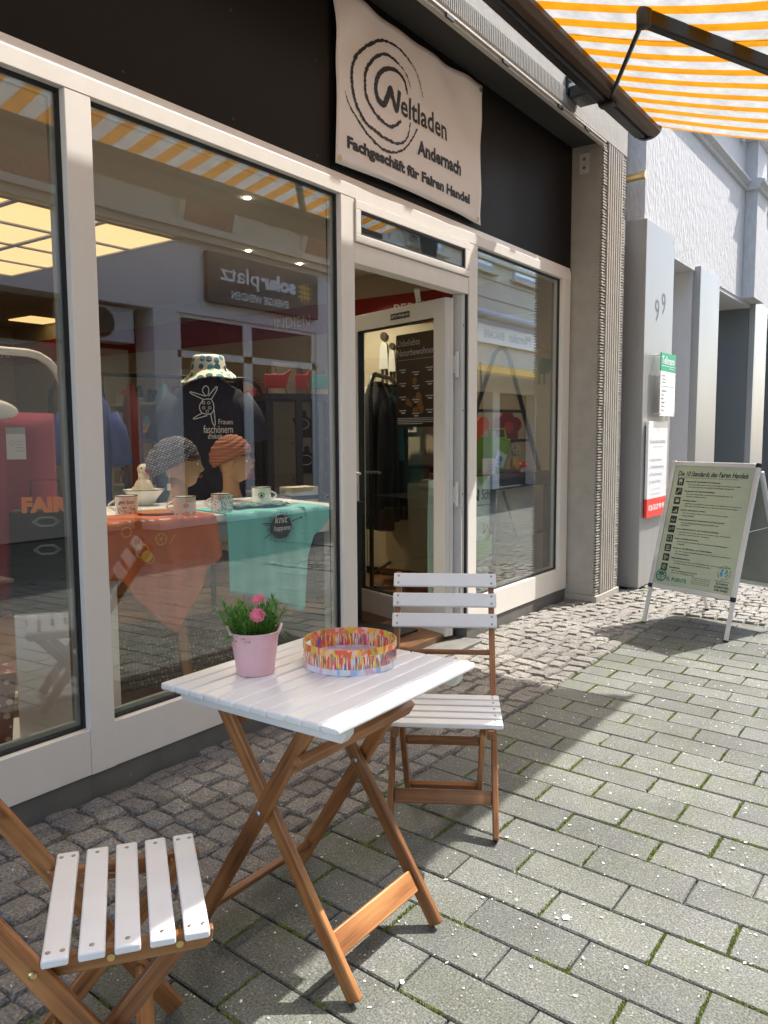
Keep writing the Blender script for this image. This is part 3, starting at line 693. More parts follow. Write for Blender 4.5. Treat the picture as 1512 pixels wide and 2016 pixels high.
m = MB(); m.grid(lambda u, v: MBn(edge_x(u, v), BZ0+(BZ1-BZ0)*v-.022*sin(u*pi)*(v)**3+.012*sin(u*pi)*(1-v)**3), 44, 26); m.build('cloth', P('banner_cloth', (.78, .735, .695), .6, var=.02, scale=5), ban, smooth='all', solid=.0012)
m = MB()
for x, z in ((BX0+.03, BZ0+.03), (BX1-.03, BZ0+.03), (BX1-.025, BZ1-.03), (BX0+.03, BZ1-.03)): m.lathe([(.006, 0), (.013, 0), (.014, .003), (.006, .003)], MBn(x, z, .001), 12, V((0, 0, 1)).rotation_difference(V((0, -1, 0))).to_matrix(), cap=False)
m.build('eyelet', M_brass, ban)
def smooth_line(p, n=6):
    out = []; k = len(p)
    for i in range(k-1):
        p0, p1, p2, p3 = [V(p[max(0, min(k-1, j))]) for j in (i-1, i, i+1, i+2)]
        for q in range(n):
            t = q/n; out.append(.5*((2*p1)+(p2-p0)*t+(2*p0-5*p1+4*p2-p3)*t*t+(3*p1-p0-3*p2+p3)*t**3))
    return out+[V(p[-1])]
def taper(n, a, b, c): return [a+(b-a)*min(1, 2*i/n) if i < n/2 else b+(c-b)*(2*i/n-1) for i in range(n+1)]
S_OUT = [(3.685, 3.071), (3.65, 3.133), (3.594, 3.193), (3.511, 3.23), (3.422, 3.236), (3.32, 3.218), (3.221, 3.162), (3.133, 3.089), (3.09, 3.025), (3.077, 2.957), (3.091, 2.89), (3.129, 2.834), (3.184, 2.792), (3.265, 2.774), (3.349, 2.764), (3.445, 2.77), (3.508, 2.795), (3.545, 2.84), (3.568, 2.907)]
S_MID = [(3.565, 3.074), (3.529, 3.131), (3.466, 3.162), (3.387, 3.168), (3.31, 3.149), (3.236, 3.095), (3.192, 3.038), (3.178, 2.978), (3.193, 2.914), (3.241, 2.869), (3.299, 2.845), (3.367, 2.832), (3.428, 2.85), (3.482, 2.891)]
S_W = [(3.537, 3.036), (3.51, 3.095), (3.456, 3.121), (3.386, 3.11), (3.326, 3.08), (3.284, 3.033), (3.27, 2.977), (3.291, 2.932), (3.335, 2.925), (3.366, 2.968), (3.394, 3.018), (3.413, 2.971), (3.441, 2.928), (3.459, 2.981), (3.468, 3.031)]
S_TAIL = [(3.026, 2.887), (3.045, 2.849), (3.082, 2.815), (3.128, 2.784), (3.175, 2.752), (3.248, 2.722), (3.331, 2.707), (3.418, 2.718), (3.508, 2.76), (3.583, 2.831), (3.63, 2.895)]
m = MB()
for pts, (a, b_, c_), jg, sd_ in ((S_OUT, (.004, .021, .009), .0035, 1), (S_MID, (.004, .021, .016), .0035, 2), (S_TAIL, (.004, .013, .010), .0035, 3), (S_W, (.012, .034, .026), .002, 4)):
    L = smooth_line(pts, 8); m.stroke(L, taper(len(L)-1, a, b_, c_), MBn, .0022, jg, sd_)
m.build('logo_spiral', M_ink, ban, fix=False)
m = MB()
text(m, 'eltladen', MBn, 3.478, 2.918, w=.456, h=.108, bold=.02, d=.0022)
text(m, 'Andernach', MBn, 3.632, 2.768, w=.452, h=.078, bold=.045, d=.0022)
text(m, 'Fachgeschäft für Fairen Handel', MBn, 3.04, 2.622, w=1.15, h=.072, bold=.055, d=.0022)
m.build('lettering', M_ink, ban, fix=False)

# ================================================================ AWNING
aw = thing('awning', 'orange and white striped folding arm awning above the shop front', 'awning', (3.1, -.4, 3.45))
AO = V((3.1, -.4, 3.45)); AX0, AX1 = -.9, 6.0
class AMB(MB):
    def build(s, name, mat, parent=None, **k):
        s.v = [v-AO for v in s.v]; return MB.build(s, name, mat, parent or aw, **k)
m = AMB(); m.prism([(-.365, 3.455), (-.385, 3.425), (-.45, 3.416), (-.47, 3.44), (-.47, 3.50), (-.43, 3.55), (-.365, 3.535)], lambda u, v, d=0: V((AX0+.04+d, u, v)), AX1-AX0-.1); m.build('cassette', M_cass, bevel=.006)
m = AMB(); m.prism([(-.472, 3.425), (-.53, 3.415), (-.56, 3.44), (-.56, 3.47), (-.52, 3.487), (-.472, 3.49)], lambda u, v, d=0: V((AX0+.02+d, u, v)), AX1-AX0-.06); m.build('cassette_rail', M_brown, bevel=.004)
m = AMB()
for x in (AX0+.03, AX1-.05):
    m.prism([(-.46+.10*cos(2*pi*k/20), 3.485+.075*sin(2*pi*k/20)) for k in range(20)], lambda u, v, d=0: V((x+d, u, v)), .045)
m.build('end_cap', M_cass, bevel=.008)
FRONT = (-1.92, 3.075)
def sag(x, t): return .030*sin(t*pi)+.004*sin(x*3+t*4)*sin(t*pi)+.004*sin(x*30.72)*sin(t*pi)
m = AMB(); m.grid(lambda u, v: (AX0+(AX1-AX0)*u, -.53+(FRONT[0]+.53)*v, 3.492+(FRONT[1]+.02-3.492)*v-sag(AX0+(AX1-AX0)*u, v)), 140, 14); m.build('awning_fabric', M_awn, smooth='all')
m = AMB(); m.prism([(FRONT[0]+.03, 3.06), (FRONT[0]-.05, 3.06), (FRONT[0]-.06, 3.11), (FRONT[0]-.02, 3.14), (FRONT[0]+.03, 3.11)], lambda u, v, d=0: V((AX0+d, u, v)), AX1-AX0); m.build('front_bar', M_cass, bevel=.004)
m = AMB(); m.grid(lambda u, v: (4.33+.006*u, -.56+(FRONT[0]+.56)*v, 3.4905+(FRONT[1]+.02-3.492)*(v*.979+.021)-sag(4.33, v*.979+.021)-.0025), 1, 14); m.build('seam_tape', P('seam_grey', (.30, .27, .32), .8), fix=False)
m = AMB(); m.grid(lambda u, v: (AX0+(AX1-AX0)*u, FRONT[0]-.045-.004*sin(u*180), 3.06-.13*v+.008*abs(sin(u*pi*21))), 200, 4); m.build('valance', bands('valance_cloth', [(.20, .19, .15), (.18, .17, .13)], .163, translucent=.3), smooth='all')
def arm(px_, sgn):
    P0, P1, P2 = V((px_, -.47, 3.44)), V((px_-1.24*sgn, -1.087, 3.258)), V((px_-.2*sgn, FRONT[0]+.04, 3.03))
    m = AMB(); m.tube([P0, P1], .013, 10); a = m.build('arm', M_cass, smooth=True)
    m = AMB(); m.beam(P1, P2, .046, .074); m.build('arm', M_cass, bevel=.008)
    m = AMB(); m.lathe([(.018, -.045), (.034, -.04), (.036, .03), (.028, .045)], P1, 16); m.build('elbow', M_cass, a, smooth=True)
    m = AMB(); m.box(P0+V((0, .02, 0)), (.07, .1, .09)); m.build('shoulder', M_cass, a, bevel=.008)
    m = AMB(); m.bx(px_-.16, px_+.05, -.252, -.234, 3.47, 3.60); m.bx(px_-.15, px_+.04, -.40, -.252, 3.445, 3.52); m.build('wall_bracket', M_cass, bevel=.008)
    m = AMB(); RY = V((0, 0, 1)).rotation_difference(V((0, -1, 0))).to_matrix()
    for dx in (-.13, .02): m.lathe([(.014, 0), (.014, .014), (0, .018)], V((px_+dx, -.252, 3.56)), 6, RY, cap=False)
    m.build('bolt', M_steel)
arm(5.19, 1); arm(.35, -1)

# ================================================================ WHITE BUILDING ON THE RIGHT
wb = thing('white_building', 'white plastered house with grey metal clad piers next to the shop', 'building', (8, 0, 0))
WO = V((8, 0, 0))
class WMB(MB):
    def build(s, name, mat, parent=None, **k):
        s.v = [v-WO for v in s.v]; return MB.build(s, name, mat, parent or wb, **k)
def wbx(name, mat, x0, x1, y0, y1, z0, z1, parent=None, bevel=0, **k):
    m = WMB(); m.bx(x0, x1, y0, y1, z0, z1); return m.build(name, mat, parent, bevel=bevel, **k)
wbx('gap_wall', M_gap, 6.218, 6.535, -.12, .4, 2.95, 6.8)
wbx('upper_wall', M_plaster, 6.538, 16, -.27, .4, 2.842, 4.05)
wbx('upper_storey', M_plaster, 6.538, 16, -.25, .4, 4.72, 6.8)
wbx('frieze', M_cornice, 6.538, 16, -.262, .39, 4.05, 4.718)
for x0, x1 in ((10.06, 10.62), (14.2, 14.8)):
    p_ = wbx('pilaster', M_plaster, x0, x1, -.40, -.2705, 2.85, 4.048, bevel=.004)
    wbx('pilaster_top', M_cornice, x0+.02, x1-.02, -.385, -.2625, 4.17, 4.70, parent=p_)
def cornice(z, prof):
    segs = [(6.539, 10.06, 0), (10.06, 10.62, -.13), (10.62, 14.2, 0), (14.2, 14.8, -.13), (14.8, 16, 0)]
    for x0, x1, dy in segs:
        e = .04 if dy else 0
        m = WMB(); m.prism([(-.263+dy-p, z+q) for p, q in prof]+[(-.255, z+prof[-1][1]), (-.255, z+prof[0][1])], lambda u, v, d=0: V((x0-e+d, u, v)), x1-x0+2*e); m.build('cornice', M_cornice)
cornice(4.045, [(0, 0), (.03, .01), (.035, .05), (.075, .075), (.08, .10), (.0, .125)])
cornice(4.60, [(0, -.02), (.03, .0), (.035, .06), (.08, .12), (.13, .13), (.14, .19), (.17, .21), (.17, .26), (.0, .30)])
m = WMB(); x = 6.6
while x < 13.9:
    if not 9.9 < x < 10.7: m.bx(x, x+.09, -.30, -.264, 4.50, 4.59)
    x += .24
m.build('dentil', M_cornice)
m = WMB(); m.tube([(6.54, -.46, 4.95), (16, -.46, 4.95)], .07, 10); m.build('gutter', M_zinc, smooth=True)
# piers clad in sheet metal, recesses between them
def pier(x0, x1, zt):
    p = wbx('cladding_panel', M_panelm, x0, x1, -.322, -.06, .045, zt, bevel=.003)
    wbx('cladding_edge', M_panelm, x0-.006, x0-.0005, -.318, -.10, .05, zt-.004, parent=p)
    return p
p1 = pier(6.442, 7.195, 2.985); p2 = pier(8.06, 8.80, 2.885); p3 = pier(10.57, 11.3, 2.88); pier(13, 13.8, 2.88)
screws('screw', [(6.46, -.322, 2.93), (7.17, -.322, 2.93)], .006, p1, mb=WMB)
wbx('jamb_cover', M_panelm, 6.218, 6.30, -.20, .0, .045, 2.95, bevel=.003)
wbx('jamb_recess', M_paneld, 6.30, 6.436, -.10, .0, .04, 2.96)
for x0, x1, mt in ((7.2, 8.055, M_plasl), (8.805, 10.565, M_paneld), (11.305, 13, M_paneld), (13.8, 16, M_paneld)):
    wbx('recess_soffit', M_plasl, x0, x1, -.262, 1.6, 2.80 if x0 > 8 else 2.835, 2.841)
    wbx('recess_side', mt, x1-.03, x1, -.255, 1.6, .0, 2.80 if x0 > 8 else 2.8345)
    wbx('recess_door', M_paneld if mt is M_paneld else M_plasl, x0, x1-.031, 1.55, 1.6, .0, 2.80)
wbx('side_strip', M_panelm, 10.555, 10.5685, -.30, -.256, .05, 2.8, )
m = WMB(); m.tube([(6.42, -.16, 3.30), (6.42, -.30, 3.31)], .028, 10); m.tube([(6.42, -.28, 3.31), (6.42, -.31, 3.31)], .034, 10); m.build('overflow_pipe', M_brass, smooth=True)
m = WMB(); m.tube([(6.235, -.10, 2.95), (6.235, -.10, 6.8)], .012, 8); m.build('downpipe', M_zinc, smooth=True)
PW_ = plane((0, -.345, 0), (1, 0, 0), (0, 0, 1))
m = WMB(); nu = bpy.data.objects.new('house_number', None)
for s_, x, z in (('9', 6.69, 2.225), ('9', 6.86, 2.30)):
    vs, fs = glyphs(s_, .0); k = .18/.7
    o_ = V((x, -.3235, z)); m.add([o_+V((v.x*k, 0, v.y*k)) for v in vs], fs)
m.build('house_number', P('number_steel', (.10, .10, .11), .4, metal=.3), fix=False)
# name plates
np1 = thing('name_plate', 'narrow white and green office plate, upper of the two on the grey pier', 'sign', (6.91, -.36, 1.45))
LM = lambda o: (lambda u, v, d=0: V((u, -.02-d, v)))
m = MB(); m.bx(-.205, .21, -.02, -.014, 0, .37); m.build('plate', M_acryl, np1, bevel=.002)
m = MB(); m.bx(-.205, .21, -.0205, -.0135, .3705, .52); m.build('green_head', M_green, np1, bevel=.002)
m = MB(); L = LM(0); text(m, 'Tellmann', L, -.18, .428, w=.35, h=.065, bold=.02); m.flat([(-.19, .412), (.19, .412), (.19, .416), (-.19, .416)], L); text(m, 'Beratung', L, .03, .385, w=.13, h=.02); m.build('lettering', M_inkw, np1, fix=False)
m = MB()
for i, s_ in enumerate(('Das Büro', 'Andernach', 'Ihr Partner')): text(m, s_, L, -.17, .325-.027*i, h=.017, bold=.01)
for i, s_ in enumerate(('Arbeitsrecht', 'Sozial', 'Miete', 'Verkehr', 'Beratungen', 'Dienst')): text(m, s_, L, -.17, .20-.032*i, h=.019, bold=.01)
m.build('lettering', M_ink, np1, fix=False)
m = MB(); m.flat([(-.17, .245), (.18, .245), (.18, .249), (-.17, .249)], L); m.build('rule', M_green, np1, fix=False)
screws('standoff', [(-.18, -.021, .02), (.185, -.021, .02), (-.18, -.021, .50), (.185, -.021, .50)], .008, np1)
m = MB()
for x in (-.18, .185):
    for z in (.02, .5): m.tube([(x, -.014, z), (x, .036, z)], .006, 8)
m.build('spacer', M_alu, np1)
np2 = thing('name_plate', 'white plate with a red foot, lower of the two plates on the grey pier', 'sign', (6.775, -.33, .615))
m = MB(); m.bx(-.255, .26, -.022, 0, .155, .79); m.build('plate', M_acryl, np2, bevel=.002)
m = MB(); m.bx(-.255, .26, -.0222, 0, 0, .1545); m.build('red_foot', M_redp, np2, bevel=.002)
L2 = lambda u, v, d=0: V((u, -.022-d, v))
m = MB(); text(m, '0 26 32-29 99 99', L2, -.21, .055, w=.42, h=.05, bold=.03); m.build('lettering', M_inkw, np2, fix=False)
m = MB(); m.stroke([(-.04, .75), (0, .69), (.04, .75)], .004, L2); text(m, 'Kosmetik Institut', L2, -.21, .61, w=.42, h=.035); text(m, 'Schönheit und Pflege', L2, -.12, .575, w=.25, h=.012)
for i, s_ in enumerate(('Lippenvolumen', 'Faltenbehandlung', 'Faceconturing', 'Liquid Lifting')): text(m, s_, L2, -.16, .455-.06*i, w=(.27, .33, .28, .25)[i], h=.034)
text(m, 'Termine nach Absprache', L2, -.16, .225, w=.25, h=.014); text(m, 'www.institut.de', L2, -.16, .185, w=.25, h=.014)
m.build('lettering', M_inkg, np2, fix=False)
m = MB()
for i in range(4): m.flat([(-.20, .46-.06*i), (-.185, .472-.06*i), (-.20, .484-.06*i)], L2)
m.build('bullet', M_redp, np2, fix=False)
np3 = thing('name_plate', 'small dark bell plate half hidden behind the white and green office plate', 'sign', (7.165, -.335, 1.50))
m = MB(); m.bx(-.03, .028, -.012, .01, 0, .17); m.build('plate', M_ink, np3, bevel=.002)
m = MB()
for i in range(4): m.bx(-.015, .02, -.016, -.012, .02+.038*i, .035+.038*i)
m.build('bell_button', M_alu, np3)

# ================================================================ HOUSES ACROSS THE STREET (seen in the glass)
ob = thing('stucco_house', 'beige stucco house with a lilac grey shop floor across the street', 'building', (6, -6.5, 0)); OO = V((6, -6.5, 0))
class OMB(MB):
    def build(s, name, mat, parent=None, **k):
        s.v = [v-OO for v in s.v]; return MB.build(s, name, mat, parent or ob, **k)
def obx(name, mat, x0, x1, d0, d1, z0, z1, parent=None, **k):
    m = OMB(); m.bx(x0, x1, -6.5-d1, -6.5-d0, z0, z1); return m.build(name, mat, parent, **k)
obx('upper_wall', M_fa, -8, 12.6, 0, .4, 4.80, 10)
obx('cornice', M_fa, -8, 12.6, -.32, .4, 4.72, 4.80); obx('cornice', M_cornice, -8, 12.6, -.36, -.32, 4.75, 4.83)
obx('frieze', M_fa, -8, 12.6, -.04, .4, 4.26, 4.719); obx('cornice', M_fa, -8, 12.6, -.16, .4, 4.16, 4.259); obx('cornice', M_fa, -8, 12.6, -.10, .4, 4.06, 4.159)
obx('shop_fascia', M_lav, -8, 12.6, 0, .4, 3.04, 4.059)
for x0 in (-1.2, 1.6, 4.9, 7.7, 10.25):
    bp_ = obx('brick_field', M_brick, x0, x0+.88, -.055, -.0405, 4.29, 4.68)
    m = OMB()
    for r_ in range(5):
        for k in range(6):
            xx = x0+.02+.145*k+(.07 if r_ % 2 else 0)
            if xx+.13 < x0+.88: m.bx(xx, xx+.135, -6.446, -6.437, 4.30+.075*r_, 4.365+.075*r_)
    m.build('bricks', M_brick, bp_, kind='stuff')
    for xx in (x0-.12, x0+.9):
        m = OMB(); m.prism([(-6.46, 4.28), (-6.36, 4.62), (-6.33, 4.70), (-6.46, 4.70)], lambda u, v, d=0: V((xx+d, u, v)), .1); m.build('corbel', M_fa)
for x0 in (-6, -3.4, -.8, 1.8, 4.4, 7.0, 9.6):
    wf = obx('window', M_cornice, x0, x0+1.2, -.05, .05, 5.5, 7.4); obx('pane', M_dpane, x0+.12, x0+1.08, -.056, -.0505, 5.62, 7.28, parent=wf)
# ground floor
obx('entrance_ceiling', M_dark, -8, 12.6, .4, 1.5, 3.041, 3.1)
obx('back_wall', M_dark, -8, 12.6, 1.4, 1.5, 0, 3.04)
obx('pier', M_lav, 7.15, 7.55, 0, .4, 0, 3.039); obx('pier', M_lav, 10.55, 11.2, 0, .4, 0, 3.039); obx('pier', M_lav, 2.2, 3.0, 0, .4, 0, 3.039); obx('pier', M_lav, -3, -2.2, 0, .4, 0, 3.039); obx('pier', M_lav, 12.2, 12.6, 0, .4, 0, 3.039)
for x0, x1 in ((7.55, 8.95), (8.95, 10.55), (-2.2, .0), (0, 2.2)):
    wf = OMB()
    for a, b_, c_, d_ in ((x0, x1, .0, .35), (x0, x1, 2.42, 2.52), (x0, x1, 2.98, 3.038), (x0, x0+.09, .35, 2.98), (x1-.09, x1, .35, 2.98)): wf.bx(a, b_, -6.62, -6.53, c_, d_)
    wf = wf.build('shop_window', M_white2); obx('pane', M_dpane, x0+.09, x1-.09, .06, .066, .35, 2.98, parent=wf)
for x0, x1 in ((3.0, 5.0), (5.0, 7.15)): obx('roller_shutter', M_fa, x0+.05, x1-.05, .5, .56, 0, 2.5 if x0 > 4 else 2.3)
ac = OMB(); ac.bx(5.9, 6.9, -6.9, -6.6, 2.55, 3.0); ac = ac.build('air_conditioner', M_cornice)
m = OMB(); m.lathe([(.19, 0), (.19, .02), (.05, .02)], (6.4, -6.6, 2.78), 20, V((0, 0, 1)).rotation_difference(V((0, 1, 0))).to_matrix()); m.build('fan_grille', M_dark, ac)
sg = thing('shop_sign', 'dark brown solarplatz sign board with a golden sun over the shop across the street', 'sign', (9.28, -6.5, 3.24))
m = MB(); m.bx(-1.22, 1.22, .002, .09, 0, .72); m.build('board', M_signb, sg, bevel=.01)
SL = lambda u, v, d=0: V((-u, .09+d, v))
m = MB(); text(m, 'solar', SL, -.66, .33, w=.80, h=.24, bold=.05); text(m, 'platz', SL, .18, .265, w=.80, h=.31, bold=.012); text(m, 'ENERGIE WENDEN', SL, -.48, .09, w=1.24, h=.12, bold=.02); m.build('lettering', M_inkw, sg, fix=False)
m = MB(); cu, cv = -.88, .40
for r_, c_ in ((0, 0),):
    for i in range(3):
        for j in range(3):
            if (i, j) in ((0, 0), (2, 0), (0, 2), (2, 2)): s_ = .026
            else: s_ = .032
            x, y = cu+(i-1)*.075, cv+(j-1)*.075; m.flat([(x-s_, y-s_), (x+s_, y-s_), (x+s_, y+s_), (x-s_, y+s_)], SL)
for k in range(12):
    a = 2*pi*k/12; m.flat([(cu+.13*cos(a-.14), cv+.13*sin(a-.14)), (cu+.13*cos(a+.14), cv+.13*sin(a+.14)), (cu+.21*cos(a), cv+.21*sin(a))], SL)
m.build('sun_logo', M_gold, sg, fix=False)
sl_ = thing('street_lamp', 'chrome street lamp with a wide disc shade on a bracket across the street', 'street lamp', (13.4, -6.1, 4.6))
m = MB(); m.lathe([(.05, .72), (.10, .66), (.34, .60), (.36, .56), (.20, .55)], n=24); m.build('shade', M_alu, sl_, smooth='all'); m = MB(); m.lathe([(.12, 0), (.20, .50), (.18, .55)], n=16); m.build('lantern', M_dtube, sl_, smooth='all'); m = MB(); m.tube([(0, -.38, .8), (0, -.2, .95), (0, 0, .9), (0, 0, .72)], .03, 8); m.build('bracket', M_dtube, sl_, smooth=True)
cf = thing('cafe_house', 'pale ashlar house with an ice cream cafe across the street', 'building', (18, -6.5, 0)); OO = V((18, -6.5, 0)); ob = cf
obx('upper_wall', M_fa2, 12.62, 30, 0, .4, 3.95, 10)
for z in (4.0, 4.42, 4.84): obx('ashlar_course', M_fa2, 12.62, 30, -.03, 0, z, z+.38)
obx('string_course', M_fa2, 12.62, 30, -.12, 0, 5.22, 5.30)
for x0 in (13.2, 15.5, 17.8, 20.1, 22.4, 24.7):
    wf = obx('window', M_cornice, x0, x0+1.3, -.06, .05, 5.0, 7.0); obx('pane', M_dglass, x0+.12, x0+1.18, -.066, -.0605, 5.12, 6.9, parent=wf); obx('window_sill', M_fa2, x0-.1, x0+1.4, -.16, -.061, 4.94, 4.999, parent=wf)
obx('shop_zone', M_wallw, 12.62, 30, 0, .4, 2.3, 3.949); obx('shop_glazing', M_dark, 12.62, 30, .25, .3, 0, 2.3)
for x0 in (12.62, 14.6, 16.9, 19.2, 21.5): obx('pier', M_lav, x0, x0+.35, 0, .4, 0, 2.3)
m = OMB(); m.tube([(15.2, -6.2, 3.95), (24, -6.2, 3.95)], .11, 12); m.build('awning_roll', M_cornice, smooth=True)
m = OMB(); m.prism([(-6.3, 2.88), (-5.2, 2.55), (-5.2, 2.50), (-6.3, 2.80)], lambda u, v, d=0: V((14.0+d, u, v)), 10); m.build('cafe_awning', M_yell)
cs_ = thing('cafe_sign', 'long white ice cream cafe sign board across the street', 'sign', (17.6, -6.5, 3.38))
m = MB(); m.bx(-1.7, 1.7, .002, .10, 0, .42); m.build('board', M_acryl, cs_, bevel=.01)
SL2 = lambda u, v, d=0: V((-u, .10+d, v)); m = MB(); text(m, 'Moralus', SL2, -1.1, .12, w=1.2, h=.22, shear=.2); text(m, 'EISCAFÉ', SL2, .35, .13, w=1.0, h=.2); m.build('lettering', M_inkg, cs_, fix=False)
# ================================================================ SANDWICH BOARD
A, B = V((5.481, -.684, 0)), V((5.257, -1.289, 0)); EB = (B-A).normalized(); NB = V((-EB.y, EB.x, 0))   # NB points away from the viewer
sb = thing('sandwich_board', 'aluminium sandwich board with a pale green poster standing on the pavers', 'sign', (A+B)/2)
BW = (B-A).length; ORG = (A+B)/2
def PB_(u, h, d=0):                              # front leaf: u from left, h along the leaf from the ground
    k = .222/.82; s = 1/sqrt(1+k*k); n = (V((0, 0, 1))*s*1-NB*0)
    up = (V((0, 0, 1))+NB*k)*s; nn = EB.cross(up).normalized(); return A+EB*u+up*h+nn*d+NB*(-.03)-ORG
H0, H1 = .275, 1.135
up_ = (V((0, 0, 1))+NB*(.222/.82)).normalized()
def leaf_beam(mb, u0, h0, u1, h1, wd, th, d=0): mb.beam(PB_(u0, h0, d), PB_(u1, h1, d), wd, th, up=EB.cross(up_))
for u in (.012, BW-.012):
    m = MB(); leaf_beam(m, u, H0, u, H1, .032, .022); m.build('frame_rail', M_alu, sb, bevel=.006)
    m = MB(); leaf_beam(m, u+(.0 if u < .1 else -.0), .012, u, H0-.001, .026, .014, -.004); lg = m.build('leg', M_alu, sb, bevel=.003)
    m = MB(); leaf_beam(m, u, 0, u, .0118, .028, .018, -.004); m.build('foot_cap', M_black, lg)
for h in (H0, H1):
    m = MB(); leaf_beam(m, .029, h, BW-.029, h, .032, .022); m.build('frame_rail', M_alu, sb, bevel=.006)
for u in (.012, BW-.012):
    for h in (H0-.002, H1+.002):
        m = MB(); leaf_beam(m, u, h-.0175, u, h+.0175, .0335, .0235); m.build('corner_joint', M_black if (u > .1 or h < .5) else M_alu, sb, bevel=.007)
m = MB(); leaf_beam(m, BW/2, H0+.014, BW/2, H1-.014, BW-.05, .006, -.004); m.build('back_sheet', M_bsheet, sb)
PW0, PH0 = .030, H0+.016; PWd, PHt = BW-.06, H1-H0-.032
PP = lambda u, v, d=0: PB_(PW0+u, PH0+v, d+.0012)
m = MB(); m.prism([(0, 0), (PWd, 0), (PWd, PHt), (0, PHt)], PP, .001)
po = m.build('poster', P('poster_pale_green', (.45, .51, .38), .30, var=.06, scale=2.2, coat=.4), sb)
Q = lambda u, v, d=0: PP(u, v, d+.001)
sx_, sy_ = PWd/.594, PHt/.841
m = MB(); text(m, 'Die 10 Standards des Fairen Handels', Q, .03*sx_, .770*sy_, w=.53*sx_, h=.036, bold=.018, shear=.25)
heads = ['Chancen für benachteiligte Produzenten', 'Transparenz und Verantwortlichkeit', 'Handelspraktiken', 'Zahlung eines fairen Preises', 'Keine ausbeuterische Kinderarbeit und Zwangsarbeit', 'Keine Diskriminierung und Vereinigungsfreiheit', 'Sichere Arbeitsbedingungen', 'Förderung der Fähigkeiten und Weiterbildung', 'Öffentlichkeitsarbeit', 'Umweltschutz']
body = [('Der Faire Handel zielt auf eine nachhaltige Entwicklung und schafft', 'neue Einkommen für wirtschaftlich benachteiligte Produzenten'), ('Der Faire Handel pflegt transparente Handelsbeziehungen, die', 'Respekt und Dialog schätzen'), ('Langfristige Handelsbeziehungen beruhen auf Solidarität und Vertrauen und', 'begünstigen Vorauszahlungen, die zur Ernte und Verarbeitung beitragen'), ('Der Preis deckt im lokalen Umfeld die Kosten eines würdigen', 'Lebensunterhalts'), ('Der Faire Handel achtet die Rechte der Kinder und', 'Jugendlichen'), ('Der Faire Handel achtet gleiche Löhne, Glauben, Alter und Herkunft', 'und fördert die Freiheit der Vereinigung'), ('Der Faire Handel steht für sichere und gesunde Arbeitsbedingungen', 'im Betrieb'), ('Der Faire Handel entwickelt Fähigkeiten der Produzenten und hilft ihnen', 'sich weiterzubilden'), ('Die Organisationen klären die Öffentlichkeit über die Ziele des Handels auf', 'und bringen Kunden mit den Produzenten in Kontakt'), ('Der Faire Handel schont die Umwelt', 'und fördert nachhaltigen Anbau')]
for i in range(10):
    y = (.735-.0672*i)*sy_
    text(m, heads[i], Q, .103*sx_, y-.010, h=.0125, w=.0070*len(heads[i])*sx_, bold=.03)
    for j in range(2): text(m, body[i][j], Q, .128*sx_, y-.029-.0165*j, h=.0105, w=min(.43, .0058*len(body[i][j]))*sx_, bold=.012)
text(m, 'Die Standards der Handelsorganisation gelten weltweit für alle Mitglieder des Fairen Handels', Q, .03*sx_, .756*sy_, w=.46*sx_, h=.008)
for j, s_ in enumerate(('Weitere Informationen', 'zum Fairen Handel finden Sie', 'im Internet unter', 'www.el-puente.de')): text(m, s_, Q, .29*sx_, (.075-.014*j)*sy_, h=.008, w=.14*sx_)
m.flat([(.462*sx_, .080*sy_), (.572*sx_, .080*sy_), (.572*sx_, .083*sy_), (.462*sx_, .083*sy_)], Q)
for j, s_ in enumerate(('EL PUENTE', 'GUARANTEED', 'FAIR TRADE')): text(m, s_, Q, .517*sx_, (.058-.021*j)*sy_, w=(.083, .105, .095)[j]*sx_, h=.0135, bold=.03, align='C')
m.build('lettering', M_ink, po, fix=False)
def rrect(u, v, a, b_, r, n=4):
    return [(u+sx*(a-r)+r*cos(t), v+sy*(b_-r)+r*sin(t)) for sx, sy, t0 in ((1, 1, 0), (-1, 1, pi/2), (-1, -1, pi), (1, -1, 1.5*pi)) for t in [t0+pi/2*k/n for k in range(n+1)]]
def circ(u, v, r, n=20, a0=0, a1=2*pi): return [(u+r*cos(a0+(a1-a0)*k/n), v+r*sin(a0+(a1-a0)*k/n)) for k in range(n)]
